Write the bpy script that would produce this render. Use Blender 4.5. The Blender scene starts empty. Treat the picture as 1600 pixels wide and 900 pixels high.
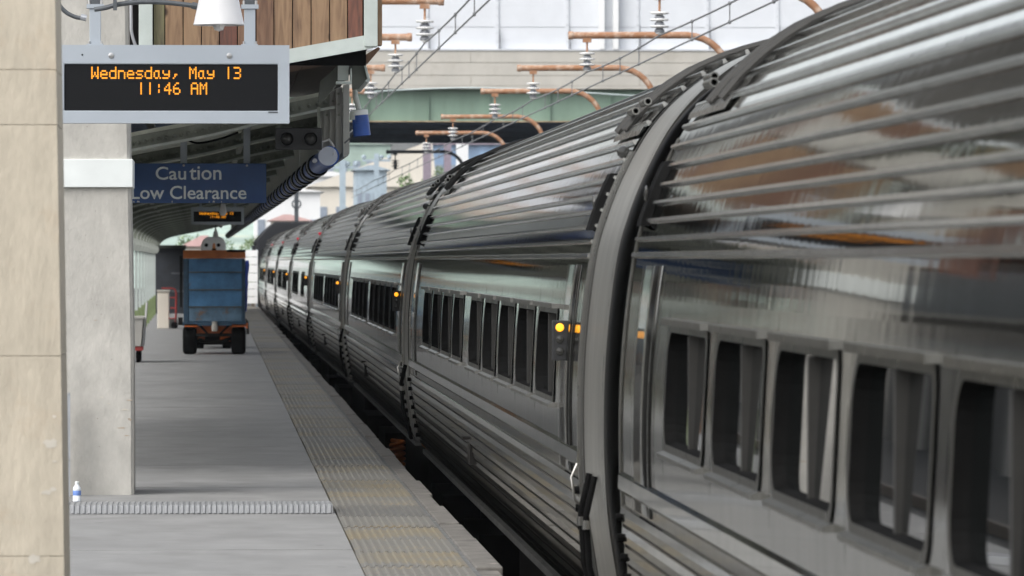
import bpy, bmesh, math, random
from mathutils import Vector, Matrix
import numpy as np

random.seed(7)
sc = bpy.context.scene
COL = sc.collection

# ------------------------------------------------------------------ camera
EYE = 1.6                     # eye height above the platform (platform top is z = 0)
F = 200.0 / 36.0 * 1600.0     # focal length in photograph pixels
cam_d = bpy.data.cameras.new('camera')
cam = bpy.data.objects.new('camera', cam_d)
COL.objects.link(cam)
cam_d.lens = 200.0
cam_d.sensor_width = 36.0
cam_d.clip_start = 0.3
cam_d.clip_end = 4000.0
cam.location = (0, 0, EYE)
cam.rotation_euler = (math.radians(90) - math.atan(43.0 / F), 0, -math.atan(462.0 / F))
cam_d.dof.use_dof = True
cam_d.dof.focus_distance = 39.0
cam_d.dof.aperture_fstop = 11.0
sc.camera = cam

# ------------------------------------------------------------------ light
SUN_EL, SUN_AZ = 48.0, 232.0   # degrees; azimuth measured clockwise from +Y
w = bpy.data.worlds.new('World')
sc.world = w
w.use_nodes = True
nt = w.node_tree
nt.nodes.clear()
sky = nt.nodes.new('ShaderNodeTexSky')
sky.sky_type = 'NISHITA'
sky.sun_disc = False
sky.sun_elevation = math.radians(SUN_EL)
sky.sun_rotation = math.radians(SUN_AZ)
sky.air_density = 1.0
sky.dust_density = 4.0
sky.ozone_density = 1.0
hs = nt.nodes.new('ShaderNodeHueSaturation')
hs.inputs['Saturation'].default_value = 0.28
bg = nt.nodes.new('ShaderNodeBackground')
bg.inputs['Strength'].default_value = 0.15
wo = nt.nodes.new('ShaderNodeOutputWorld')
nt.links.new(sky.outputs[0], hs.inputs['Color'])
nt.links.new(hs.outputs[0], bg.inputs['Color'])
nt.links.new(bg.outputs[0], wo.inputs['Surface'])

sun_d = bpy.data.lights.new('sun', 'SUN')
sun_d.energy = 0.8
sun_d.angle = math.radians(70)
sun_d.color = (1.0, 0.97, 0.92)
sun = bpy.data.objects.new('sun', sun_d)
COL.objects.link(sun)
el, az = math.radians(SUN_EL), math.radians(SUN_AZ)
sd = Vector((math.sin(az) * math.cos(el), math.cos(az) * math.cos(el), math.sin(el)))
sun.rotation_euler = sd.to_track_quat('Z', 'Y').to_euler()

sc.view_settings.view_transform = 'Standard'
sc.view_settings.look = 'None'
sc.view_settings.gamma = 1.0
sc.view_settings.use_curve_mapping = False
sc.view_settings.exposure = 0.95
sc.render.engine = 'CYCLES'
sc.cycles.max_bounces = 8
sc.cycles.diffuse_bounces = 4
sc.cycles.glossy_bounces = 5
sc.cycles.use_denoising = True

# ------------------------------------------------------------------ materials
M = {}


def mat(name, col, rough=0.6, metal=0.0, var=0.12, scale=3.0, col2=None, stretch=(1, 1, 1), bump=0.0,
        bump_scale=40.0, spec=0.5, emit=None, estr=0.0, rough_var=0.0, patch=None, patch_scale=1.5,
        patch_at=0.58, patch_soft=0.08, streak=None, coat=0.0, spots=None, world=False):
    m = bpy.data.materials.new(name)
    m.use_nodes = True
    t = m.node_tree
    t.nodes.clear()
    L = t.links.new
    out = t.nodes.new('ShaderNodeOutputMaterial')
    b = t.nodes.new('ShaderNodeBsdfPrincipled')
    L(b.outputs[0], out.inputs[0])
    b.inputs['Metallic'].default_value = metal
    b.inputs['Roughness'].default_value = rough
    b.inputs['Specular IOR Level'].default_value = spec
    b.inputs['Coat Weight'].default_value = coat
    tc = t.nodes.new('ShaderNodeTexCoord')
    mp = t.nodes.new('ShaderNodeMapping')
    mp.inputs['Scale'].default_value = stretch
    if world:
        gm = t.nodes.new('ShaderNodeNewGeometry')
        osock = gm.outputs['Position']
    else:
        osock = tc.outputs['Object']
    L(osock, mp.inputs[0])
    n = t.nodes.new('ShaderNodeTexNoise')
    n.inputs['Scale'].default_value = scale
    n.inputs['Detail'].default_value = 6
    n.inputs['Roughness'].default_value = 0.65
    L(mp.outputs[0], n.inputs['Vector'])
    cr = t.nodes.new('ShaderNodeValToRGB')
    c2 = col2 or tuple(max(0, c * (1 - var * 2)) for c in col)
    c1 = col if col2 else tuple(min(1, c * (1 + var)) for c in col)
    cr.color_ramp.elements[0].color = (*c2, 1)
    cr.color_ramp.elements[0].position = 0.32
    cr.color_ramp.elements[1].color = (*c1, 1)
    cr.color_ramp.elements[1].position = 0.68
    L(n.outputs['Fac'], cr.inputs[0])
    csock = cr.outputs[0]
    if patch:
        n2 = t.nodes.new('ShaderNodeTexNoise')
        n2.inputs['Scale'].default_value = patch_scale
        n2.inputs['Detail'].default_value = 8
        n2.inputs['Roughness'].default_value = 0.7
        L(osock if streak is None else mp.outputs[0], n2.inputs['Vector'])
        r2 = t.nodes.new('ShaderNodeValToRGB')
        r2.color_ramp.elements[0].position = patch_at
        r2.color_ramp.elements[1].position = min(1.0, patch_at + patch_soft)
        L(n2.outputs['Fac'], r2.inputs[0])
        mx = t.nodes.new('ShaderNodeMix')
        mx.data_type = 'RGBA'
        L(r2.outputs[0], mx.inputs['Factor'])
        L(csock, mx.inputs['A'])
        mx.inputs['B'].default_value = (*patch, 1)
        csock = mx.outputs['Result']
    if spots:
        vo = t.nodes.new('ShaderNodeTexVoronoi')
        vo.inputs['Scale'].default_value = spots[0]
        L(tc.outputs['Object'], vo.inputs['Vector'])
        r3 = t.nodes.new('ShaderNodeValToRGB')
        r3.color_ramp.elements[0].position = spots[1] * .7
        r3.color_ramp.elements[0].color = (*spots[2], 1)
        r3.color_ramp.elements[1].position = spots[1]
        r3.color_ramp.elements[1].color = (1, 1, 1, 1)
        L(vo.outputs['Distance'], r3.inputs[0])
        m3 = t.nodes.new('ShaderNodeMix')
        m3.data_type = 'RGBA'
        m3.blend_type = 'MULTIPLY'
        m3.inputs['Factor'].default_value = 1.0
        L(csock, m3.inputs['A'])
        L(r3.outputs[0], m3.inputs['B'])
        csock = m3.outputs['Result']
    L(csock, b.inputs['Base Color'])
    if rough_var:
        mr = t.nodes.new('ShaderNodeMapRange')
        mr.inputs['To Min'].default_value = max(0.02, rough - rough_var)
        mr.inputs['To Max'].default_value = min(1, rough + rough_var)
        L(n.outputs['Fac'], mr.inputs['Value'])
        L(mr.outputs[0], b.inputs['Roughness'])
    if bump:
        nb = t.nodes.new('ShaderNodeTexNoise')
        nb.inputs['Scale'].default_value = bump_scale
        nb.inputs['Detail'].default_value = 3
        L(mp.outputs[0], nb.inputs['Vector'])
        bp = t.nodes.new('ShaderNodeBump')
        bp.inputs['Strength'].default_value = 1.0
        bp.inputs['Distance'].default_value = bump
        L(nb.outputs['Fac'], bp.inputs['Height'])
        L(bp.outputs[0], b.inputs['Normal'])
    if emit:
        b.inputs['Emission Color'].default_value = (*emit, 1)
        b.inputs['Emission Strength'].default_value = estr
    M[name] = m
    return m


mat('concrete_floor', (0.2142, 0.215, 0.2117), 0.66, var=0.11, scale=2.4, stretch=(1, 0.5, 1), bump=0.0015, bump_scale=30,
    patch=(0.165, 0.164, 0.16), patch_scale=1.6, patch_at=0.52, patch_soft=0.16, rough_var=0.1, spots=(1.7, 0.055, (0.55, 0.55, 0.56)))
mat('coping', (0.132, 0.124, 0.112), 0.8, var=0.25, scale=5, bump=0.004, bump_scale=20, patch=(0.24, 0.22, 0.195), patch_scale=4)
mat('mortar', (0.128, 0.132, 0.132), 0.85, var=0.3, scale=6, bump=0.004, bump_scale=25, patch=(0.3, 0.3, 0.28), patch_scale=3)
mat('tactile', (0.1677, 0.1326, 0.0741), 0.6, scale=3.0, col2=(0.15, 0.135, 0.10), patch=(0.125, 0.122, 0.112), patch_scale=1.1,
    patch_at=0.46, patch_soft=0.12, world=True)
mat('tactile_dark', (0.105, 0.10, 0.088), 0.55, scale=3.5, col2=(0.075, 0.072, 0.066), patch=(0.16, 0.125, 0.07), patch_scale=1.1,
    patch_at=0.56, patch_soft=0.12, world=True)
mat('tactile_grey', (0.1365, 0.1287, 0.1092), 0.6, scale=3.5, col2=(0.125, 0.12, 0.108), patch=(0.21, 0.165, 0.09), patch_scale=1.1,
    patch_at=0.54, patch_soft=0.12, world=True)
mat('stone', (0.4558, 0.4085, 0.3268), 0.85, var=0.08, scale=5.5, stretch=(1.4, 1.4, 0.6), bump=0.004, bump_scale=30,
    patch=(0.42, 0.35, 0.265), patch_scale=3.2, patch_at=0.56, patch_soft=0.18)
mat('stone_joint', (0.3784, 0.3268, 0.2666), 0.9, var=0.2)
mat('stone_chip', (0.50, 0.47, 0.41), 0.9, var=0.12)
mat('concrete_column', (0.4368, 0.4242, 0.3906), 0.85, var=0.09, scale=5.0, stretch=(1.3, 1.3, 0.8), bump=0.004, bump_scale=28,
    patch=(0.30, 0.28, 0.25), patch_scale=11.0, patch_at=0.66, patch_soft=0.10, spots=(15.0, 0.06, (0.6, 0.57, 0.53)))
mat('white_paint', (0.6882, 0.7254, 0.7161), 0.5, var=0.04)
mat('mint', (0.468, 0.522, 0.4995), 0.5, var=0.07, scale=3, patch=(0.30, 0.27, 0.2), patch_scale=6, patch_at=0.70)
mat('mint_old', (0.45, 0.486, 0.45), 0.55, var=0.15, scale=4, patch=(0.2, 0.17, 0.13), patch_scale=5, patch_at=0.66)
mat('canopy_green', (0.56, 0.59, 0.50), 0.6, var=0.18, scale=2.5, patch=(0.10, 0.09, 0.07), patch_scale=4, patch_at=0.66)
mat('canopy_beam', (0.22, 0.24, 0.20), 0.6, var=0.22, scale=4)
mat('canopy_top', (0.17, 0.17, 0.17), 0.8, var=0.2)
mat('olive', (0.20, 0.26, 0.115), 0.55, var=0.15, scale=3)
mat('fascia', (0.357, 0.3655, 0.34), 0.6, var=0.10, scale=3, stretch=(2, 2, 0.5), patch=(0.26, 0.24, 0.2), patch_scale=5, patch_at=0.66)
mat('dark_green', (0.07, 0.08, 0.068), 0.5, var=0.15)
mat('display_frame', (0.352, 0.392, 0.436), 0.45, metal=0.0, var=0.03, scale=2)
mat('display_black', (0.0042, 0.0049, 0.0063), 0.6, var=0.1, spec=0.2)
mat('led', (0.25, 0.08, 0.0), 0.5, emit=(1.0, 0.36, 0.015), estr=0.62)
mat('steel_bolt', (0.5, 0.5, 0.5), 0.35, metal=1.0)
mat('sign_blue', (0.022, 0.085, 0.27), 0.42, var=0.16, scale=2.2, coat=0.1)
mat('sign_letter', (0.82, 0.87, 0.9), 0.6, var=0.08, scale=14, patch=(0.10, 0.15, 0.25), patch_scale=22, patch_at=0.68)
mat('sign_chip', (0.6, 0.62, 0.62), 0.8)
mat('black_plastic', (0.0091, 0.0098, 0.0112), 0.5, var=0.2)
mat('lens_dark', (0.03, 0.03, 0.028), 0.12)
mat('lamp_white', (0.648, 0.648, 0.657), 0.35, var=0.04)
mat('bulb', (0.75, 0.75, 0.75), 0.1)
mat('conduit', (0.10, 0.11, 0.12), 0.45, metal=0.3, var=0.2)
mat('conduit_light', (0.42, 0.44, 0.47), 0.4, metal=0.5, var=0.1)
mat('blue', (0.0085, 0.06375, 0.306), 0.4, var=0.15, scale=5)
mat('duct_blue', (0.014, 0.10, 0.46), 0.4, var=0.15, scale=5)
mat('blue_dark', (0.015, 0.05, 0.17), 0.45, var=0.25, scale=5)
mat('grey_disc', (0.442, 0.4845, 0.561), 0.5, var=0.03)
mat('rubber', (0.0064, 0.0064, 0.0064), 0.8, spec=0.04, var=0.25, scale=6)
mat('rubber_grey', (0.0224, 0.0216, 0.0192), 0.65, var=0.2, scale=4)
mat('rust', (0.342, 0.1935, 0.117), 0.75, scale=3, col2=(0.30, 0.14, 0.065), patch=(0.55, 0.43, 0.34), patch_scale=6, patch_at=0.50, patch_soft=0.2)
mat('porcelain', (0.76, 0.76, 0.75), 0.25, var=0.05)
mat('insulator_grey', (0.22, 0.23, 0.25), 0.4, var=0.1)
mat('wire', (0.17, 0.175, 0.18), 0.5, var=0.1)
mat('span_wire', (0.45, 0.52, 0.52), 0.5, var=0.1)
mat('parapet', (0.46, 0.4416, 0.4002), 0.85, var=0.07, scale=0.6, stretch=(1, 1, 0.4), patch=(0.38, 0.355, 0.31), patch_scale=0.5,
    patch_at=0.56, patch_soft=0.15)
mat('bridge_panel', (0.64, 0.665, 0.70), 0.55, var=0.03, scale=0.8)
mat('bridge_seam', (0.55, 0.57, 0.6), 0.6, var=0.05)
mat('girder_green', (0.207, 0.3015, 0.234), 0.55, var=0.10, scale=0.8, stretch=(1, 1, 0.2), patch=(0.20, 0.19, 0.12), patch_scale=1.2,
    patch_at=0.66, streak=1)
mat('girder_rust', (0.35, 0.27, 0.17), 0.7, var=0.2)
mat('soffit', (0.13, 0.18, 0.27), 0.8, var=0.2, scale=0.5)  # bluish tint puts distant haze into the underside's colour
mat('cart_blue', (0.065, 0.195, 0.37), 0.5, scale=2.6, var=0.22, patch=(0.15, 0.12, 0.09), patch_scale=3.5, patch_at=0.62, patch_soft=0.1)
mat('cart_blue_low', (0.10, 0.18, 0.26), 0.6, scale=4, var=0.25, patch=(0.16, 0.09, 0.05), patch_scale=3.0, patch_at=0.54, patch_soft=0.1)
mat('cart_edge', (0.025, 0.065, 0.11), 0.5, var=0.25, scale=6)
mat('cart_rail', (0.11, 0.12, 0.11), 0.5, var=0.25)
mat('orange_rust', (0.52, 0.16, 0.035), 0.6, scale=4, col2=(0.34, 0.10, 0.025))
mat('orange', (0.8, 0.18, 0.035), 0.5, var=0.12, scale=5)
mat('amber', (0.75, 0.24, 0.01), 0.3)
mat('tarp', (0.02, 0.07, 0.48), 0.35, var=0.2, scale=6, bump=0.01, bump_scale=12)
mat('bin_grey', (0.3825, 0.374, 0.3485), 0.6, var=0.1)
mat('red', (0.26, 0.028, 0.025), 0.45, var=0.12)
mat('bag', (0.72, 0.75, 0.80), 0.4, var=0.05)
mat('bottle_clear', (0.72, 0.76, 0.80), 0.12, var=0.03)
mat('bottle_label', (0.16, 0.27, 0.62), 0.4, var=0.1)
mat('threshold', (0.2475, 0.255, 0.2625), 0.45, metal=0.2, var=0.10, scale=8)
mat('dark_box', (0.022, 0.026, 0.034), 0.6, var=0.2)
mat('ballast', (0.032, 0.030, 0.028), 0.95, var=0.4, scale=9, bump=0.03, bump_scale=14)
mat('rail_steel', (0.16, 0.12, 0.09), 0.5, metal=0.5)
mat('wall_stone', (0.075, 0.07, 0.062), 0.9, var=0.25, scale=0.7, bump=0.02, bump_scale=3)
mat('brick_dark', (0.085, 0.07, 0.058), 0.9, var=0.25, scale=0.8)
mat('wall_pale', (0.42, 0.40, 0.36), 0.9, var=0.15, scale=0.5)
mat('brick_red', (0.26, 0.09, 0.065), 0.85, var=0.2, scale=1.0)
mat('loco_shaded', (0.0072, 0.0084, 0.012), 0.6, var=0.15)  # near-black hull: the bridge's shade is put into the colour
mat('underframe', (0.011, 0.010, 0.009), 0.8, spec=0.2, var=0.3, scale=4)
mat('lip_metal', (0.12, 0.12, 0.115), 0.4, metal=0.7, var=0.3, scale=4)
mat('glass', (0.004, 0.005, 0.005), 0.02, spec=0.28, var=0.0)
mat('lamp_amber', (1.0, 0.4, 0.02), 0.4, emit=(1.0, 0.38, 0.02), estr=0.8)
mat('lamp_red', (0.5, 0.01, 0.03), 0.35)
mat('far_green', (0.36, 0.46, 0.40), 0.9, var=0.18, scale=0.15, patch=(0.45, 0.46, 0.36), patch_scale=0.1)  # far tones paled: the washed-out distance is put into the colour
mat('far_sand', (0.665, 0.6222, 0.5415), 0.9, var=0.06, scale=0.3)
mat('far_white', (0.76, 0.77, 0.77), 0.8, var=0.04, scale=0.3)
mat('far_blue', (0.22, 0.32, 0.47), 0.7, var=0.2, scale=0.5)
mat('far_pink', (0.60, 0.40, 0.38), 0.8, var=0.12, scale=0.5)
mat('far_mauve', (0.27, 0.225, 0.27), 0.8, var=0.1)
mat('far_steel', (0.36, 0.44, 0.50), 0.6, var=0.1)
mat('far_window', (0.26, 0.30, 0.36), 0.3)
mat('leaf', (0.12, 0.20, 0.07), 0.7, var=0.3, scale=1.0)
mat('leaf_pale', (0.19, 0.27, 0.12), 0.7, var=0.3, scale=1.0)
mat('bark', (0.09, 0.07, 0.05), 0.9, var=0.2)
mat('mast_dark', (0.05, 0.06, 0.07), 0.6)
mat('added_box_dark', (0.075, 0.072, 0.066), 0.6, var=0.25, scale=1.5)
mat('shoulder', (0.10, 0.105, 0.10), 0.9)


def wood(name, a, b_, dark):
    m = bpy.data.materials.new(name)
    m.use_nodes = True
    t = m.node_tree
    b = t.nodes['Principled BSDF']
    b.inputs['Roughness'].default_value = 0.65
    L = t.links.new
    tc = t.nodes.new('ShaderNodeTexCoord')
    inf = t.nodes.new('ShaderNodeObjectInfo')
    add = t.nodes.new('ShaderNodeVectorMath')
    L(tc.outputs['Object'], add.inputs[0])
    sc_ = t.nodes.new('ShaderNodeVectorMath')
    sc_.operation = 'SCALE'
    sc_.inputs['Scale'].default_value = 37.0
    L(inf.outputs['Random'], sc_.inputs[0])
    L(sc_.outputs[0], add.inputs[1])
    mp = t.nodes.new('ShaderNodeMapping')
    mp.inputs['Scale'].default_value = (9, 9, 0.9)
    L(add.outputs[0], mp.inputs[0])
    n = t.nodes.new('ShaderNodeTexNoise')
    n.inputs['Scale'].default_value = 2.2
    n.inputs['Detail'].default_value = 7
    n.inputs['Distortion'].default_value = 1.3
    L(mp.outputs[0], n.inputs['Vector'])
    cr = t.nodes.new('ShaderNodeValToRGB')
    cr.color_ramp.elements[0].color = (*dark, 1)
    cr.color_ramp.elements[0].position = 0.28
    cr.color_ramp.elements[1].color = (*a, 1)
    cr.color_ramp.elements[1].position = 0.62
    e = cr.color_ramp.elements.new(0.46)
    e.color = (*b_, 1)
    L(n.outputs['Fac'], cr.inputs[0])
    v = t.nodes.new('ShaderNodeTexVoronoi')
    v.inputs['Scale'].default_value = 3.2
    mp2 = t.nodes.new('ShaderNodeMapping')
    mp2.inputs['Scale'].default_value = (1.6, 1.6, 0.9)
    L(add.outputs[0], mp2.inputs[0])
    L(mp2.outputs[0], v.inputs['Vector'])
    kr = t.nodes.new('ShaderNodeValToRGB')
    kr.color_ramp.elements[0].color = (0.16, 0.13, 0.11, 1)
    kr.color_ramp.elements[0].position = 0.05
    kr.color_ramp.elements[1].color = (1, 1, 1, 1)
    kr.color_ramp.elements[1].position = 0.13
    L(v.outputs['Distance'], kr.inputs[0])
    mx = t.nodes.new('ShaderNodeMix')
    mx.data_type = 'RGBA'
    mx.blend_type = 'MULTIPLY'
    mx.inputs['Factor'].default_value = 1
    L(cr.outputs[0], mx.inputs['A'])
    L(kr.outputs[0], mx.inputs['B'])
    L(mx.outputs['Result'], b.inputs['Base Color'])
    M[name] = m


wood('wood_tan', (0.265, 0.172, 0.10), (0.21, 0.13, 0.075), (0.12, 0.073, 0.045))
wood('wood_brown', (0.19, 0.112, 0.068), (0.14, 0.078, 0.048), (0.09, 0.045, 0.03))
wood('wood_red', (0.17, 0.07, 0.045), (0.115, 0.048, 0.034), (0.05, 0.03, 0.026))
wood('wood_dark', (0.085, 0.05, 0.03), (0.06, 0.034, 0.022), (0.03, 0.02, 0.015))
wood('wood_olive', (0.17, 0.16, 0.085), (0.14, 0.125, 0.07), (0.09, 0.08, 0.05))


def stainless(name, base, rough, wave, wave_scale, stretch, dirt=0.35, spread=0.05, edge=0.34):
    m = bpy.data.materials.new(name)
    m.use_nodes = True
    t = m.node_tree
    b = t.nodes['Principled BSDF']
    b.inputs['Metallic'].default_value = 1.0
    b.inputs['Specular Tint'].default_value = (edge, edge, edge * .97, 1)
    L = t.links.new
    tc = t.nodes.new('ShaderNodeTexCoord')
    mp = t.nodes.new('ShaderNodeMapping')
    mp.inputs['Scale'].default_value = stretch
    L(tc.outputs['Object'], mp.inputs[0])
    n = t.nodes.new('ShaderNodeTexNoise')
    n.inputs['Scale'].default_value = wave_scale
    n.inputs['Detail'].default_value = 2
    n.inputs['Roughness'].default_value = 0.45
    L(mp.outputs[0], n.inputs['Vector'])
    bp = t.nodes.new('ShaderNodeBump')
    bp.inputs['Strength'].default_value = 1.0
    bp.inputs['Distance'].default_value = wave
    L(n.outputs['Fac'], bp.inputs['Height'])
    L(bp.outputs[0], b.inputs['Normal'])
    d = t.nodes.new('ShaderNodeTexNoise')
    d.inputs['Scale'].default_value = 2.2
    d.inputs['Detail'].default_value = 9
    d.inputs['Roughness'].default_value = 0.72
    mp2 = t.nodes.new('ShaderNodeMapping')
    mp2.inputs['Scale'].default_value = (1, 2.2, 0.55)
    L(tc.outputs['Object'], mp2.inputs[0])
    L(mp2.outputs[0], d.inputs['Vector'])
    cr = t.nodes.new('ShaderNodeValToRGB')
    cr.color_ramp.elements[0].position = 0.33
    cr.color_ramp.elements[0].color = (*[c * (1 - dirt) for c in base], 1)
    cr.color_ramp.elements[1].position = 0.62
    cr.color_ramp.elements[1].color = (*base, 1)
    L(d.outputs['Fac'], cr.inputs[0])
    L(cr.outputs[0], b.inputs['Base Color'])
    mr = t.nodes.new('ShaderNodeMapRange')
    mr.inputs['To Min'].default_value = rough + spread
    mr.inputs['To Max'].default_value = max(0.03, rough - spread)
    L(d.outputs['Fac'], mr.inputs['Value'])
    L(mr.outputs[0], b.inputs['Roughness'])
    M[name] = m


stainless('steel_side', (0.54, 0.535, 0.515), 0.085, 0.00060, 2.0, (1, 3.2, 0.2), dirt=0.4, spread=.03, edge=.68)  # darker copy of the roof steel: grime plus shade put into the colour
stainless('steel_upper', (0.54, 0.54, 0.525), 0.04, 0.00045, 2.4, (1, 3.6, 0.5), dirt=0.35, spread=.015, edge=.54)  # same steel again, its reflections dimmed by a low edge tint
stainless('steel_roof', (0.66, 0.66, 0.655), 0.05, 0.00045, 2.4, (1, 3.4, 0.6), dirt=0.3, spread=.02, edge=1.0)  # brighter copy of the same steel, sky brightness put into the colour
stainless('steel_rib', (0.56, 0.56, 0.55), 0.18, 0.0002, 6, (1, 1, 1), dirt=0.35, edge=.85)
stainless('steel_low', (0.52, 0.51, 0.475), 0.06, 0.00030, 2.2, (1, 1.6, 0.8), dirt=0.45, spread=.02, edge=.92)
stainless('steel_frame', (0.36, 0.355, 0.335), 0.28, 0.0003, 6, (1, 1, 1), dirt=0.4, edge=.7)
stainless('frame_dull', (0.33, 0.327, 0.31), 0.28, 0.0002, 6, (1, 1, 1), dirt=0.4, edge=.5)
stainless('diaphragm', (0.46, 0.45, 0.42), 0.36, 0.0006, 3, (1, 1, 0.6), dirt=0.3, edge=.95)

# ------------------------------------------------------------------ mesh helpers
ORIGIN = {}


class MB:
    def __init__(self):
        self.v, self.f = [], []

    def add(self, vs, fs):
        n = len(self.v)
        self.v += [tuple(p) for p in vs]
        self.f += [tuple(i + n for i in f) for f in fs]
        return self

    def box(self, x0, x1, y0, y1, z0, z1):
        vs = [(x0, y0, z0), (x1, y0, z0), (x1, y1, z0), (x0, y1, z0), (x0, y0, z1), (x1, y0, z1), (x1, y1, z1), (x0, y1, z1)]
        return self.add(vs, [(0, 3, 2, 1), (4, 5, 6, 7), (0, 1, 5, 4), (1, 2, 6, 5), (2, 3, 7, 6), (3, 0, 4, 7)])

    def loft(self, rings, closed=True, cap0=True, cap1=True):
        n = len(rings[0])
        vs = [p for r in rings for p in r]
        fs = []
        for k in range(len(rings) - 1):
            for i in range(n if closed else n - 1):
                j = (i + 1) % n
                fs.append((k * n + i, k * n + j, (k + 1) * n + j, (k + 1) * n + i))
        if cap0:
            fs.append(tuple(range(n - 1, -1, -1)))
        if cap1:
            fs.append(tuple((len(rings) - 1) * n + i for i in range(n)))
        return self.add(vs, fs)

    def tube(self, path, r, n=10, caps=True):
        P = [Vector(p) for p in path]
        rr = r if isinstance(r, (list, tuple)) else [r] * len(P)
        rings = []
        up = None
        for i, p in enumerate(P):
            a = P[max(0, i - 1)]
            c = P[min(len(P) - 1, i + 1)]
            d = (c - a).normalized()
            if up is None:
                up = Vector((0, 0, 1)) if abs(d.z) < 0.9 else Vector((1, 0, 0))
            s = d.cross(up).normalized()
            u = s.cross(d).normalized()
            up = u
            rings.append([p + s * (rr[i] * math.cos(2 * math.pi * k / n)) + u * (rr[i] * math.sin(2 * math.pi * k / n)) for k in range(n)])
        return self.loft(rings, True, caps, caps)

    def lathe(self, prof, c=(0, 0, 0), n=20, axis='z', caps=True):
        rings = []
        for r, h in prof:
            ring = []
            for k in range(n):
                a = 2 * math.pi * k / n
                u, v = r * math.cos(a), r * math.sin(a)
                if axis == 'z':
                    p = (c[0] + u, c[1] + v, c[2] + h)
                elif axis == 'y':
                    p = (c[0] + u, c[1] + h, c[2] + v)
                else:
                    p = (c[0] + h, c[1] + u, c[2] + v)
                ring.append(p)
            rings.append(ring)
        return self.loft(rings, True, caps, caps)

    def prism_y(self, poly, y0, y1):      # poly in (x, z)
        return self.loft([[(x, y0, z) for x, z in poly], [(x, y1, z) for x, z in poly]])

    def prism_x(self, poly, x0, x1):      # poly in (y, z)
        return self.loft([[(x0, y, z) for y, z in poly], [(x1, y, z) for y, z in poly]])

    def mesh(self, name, material, origin=(0, 0, 0), smooth=False):
        me = bpy.data.meshes.new(name)
        ox, oy, oz = origin
        me.from_pydata([(x - ox, y - oy, z - oz) for x, y, z in self.v], [], self.f)
        bm = bmesh.new()
        bm.from_mesh(me)
        bmesh.ops.recalc_face_normals(bm, faces=bm.faces)
        bm.to_mesh(me)
        bm.free()
        me.materials.append(M[material])
        if smooth:
            me.polygons.foreach_set('use_smooth', [True] * len(me.polygons))
            try:
                me.set_sharp_from_angle(angle=math.radians(35))
            except Exception:
                pass
        return me

    def build(self, name, material, parent=None, smooth=False, bevel=0.0, origin=None):
        o_ = origin if origin is not None else (ORIGIN.get(parent.name, (0, 0, 0)) if parent else (0, 0, 0))
        me = self.mesh(name, material, o_, smooth)
        ob = bpy.data.objects.new(name, me)
        COL.objects.link(ob)
        if parent:
            ob.parent = parent
            ORIGIN[ob.name] = o_
        elif origin is not None:
            ob.location = origin
            ORIGIN[ob.name] = tuple(origin)
        if bevel:
            md = ob.modifiers.new('bevel', 'BEVEL')
            md.width = bevel
            md.segments = 2
            md.limit_method = 'ANGLE'
        return ob


def place(name, mesh, parent, loc=(0, 0, 0), rot=(0, 0, 0), scale=(1, 1, 1)):
    ob = bpy.data.objects.new(name, mesh)
    COL.objects.link(ob)
    ob.parent = parent
    ob.location = loc
    ob.rotation_euler = rot
    ob.scale = scale
    return ob


def thing(name, label, cat, loc=(0, 0, 0), group=None, rotz=0):
    o = bpy.data.objects.new(name, None)
    COL.objects.link(o)
    o.empty_display_size = 0.2
    o.location = loc
    o.rotation_euler = (0, 0, rotz)
    ORIGIN[o.name] = tuple(loc)
    tag(o, label, cat, group)
    return o


def tag(o, label=None, cat=None, group=None, kind=None):
    if label:
        o['label'] = label
    if cat:
        o['category'] = cat
    if group:
        o['group'] = group
    if kind:
        o['kind'] = kind
    return o


def px(x, y, D):           # photograph pixel at distance D -> world point (used while measuring the place)
    return ((x - 338.0) * D / F, D, EYE + (407.0 - y) * D / F)


def smooth_curve(pts, k=6):
    out = []
    n = len(pts)
    for i in range(n - 1):
        p0, p1, p2, p3 = (np.array(pts[max(0, i - 1)]), np.array(pts[i]), np.array(pts[i + 1]), np.array(pts[min(n - 1, i + 2)]))
        for j in range(k):
            t = j / k
            out.append(tuple(0.5 * (2 * p1 + (p2 - p0) * t + (2 * p0 - 5 * p1 + 4 * p2 - p3) * t * t + (3 * p1 - p0 - 3 * p2 + p3) * t ** 3)))
    out.append(tuple(pts[-1]))
    return [tuple(float(c) for c in p) for p in out]


# ================================================================== SETTING
g = MB().box(-400, 600, -60, 1300, -2.0, -1.42).build('ground', 'ballast')
tag(g, kind='structure')
END = 200.0
pl = MB().box(-2.1, 1.33, -12, END, -0.42, -0.045).build('platform', 'mortar')
tag(pl, kind='structure')
MB().box(-1.8, 1.05, -12, END, -1.42, -0.42).build('platform_wall', 'wall_stone', pl)
y = -12.0
slab_len = 4.35
while y < END:
    MB().box(-2.1, 0.752, y, min(END, y + slab_len - 0.04), -0.044, 0.0).build('floor_slab', 'concrete_floor', pl)
    y += slab_len
MB().box(1.322, 1.347, -12, END, -0.044, -0.004).build('mortar_strip', 'mortar', pl)
# tactile warning panels with long ribs
PL = 1.45


def tactile_mesh(material):
    b = MB().box(0.760, 1.318, 0, PL - 0.014, -0.043, 0.004)
    for k in range(12):
        x = 0.79 + k * 0.0452
        b.loft([[(x - 0.013, y_, 0.0035), (x - 0.007, y_, 0.0125), (x + 0.007, y_, 0.0125), (x + 0.013, y_, 0.0035)] for y_ in (0.02, PL - 0.034)])
    return b.mesh('tactile_panel', material)


tm = [tactile_mesh('tactile'), tactile_mesh('tactile_grey'), tactile_mesh('tactile_dark')]
k = 0
y = 12.2
while y < END - PL:
    o = place('tactile_panel', tm[random.choice((0, 0, 1, 1, 2))], pl, (random.uniform(-.004, .004), y, random.uniform(-.002, .004)))
    o.rotation_euler.x = random.uniform(-.0012, .0012)
    y += PL
    k += 1
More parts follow.
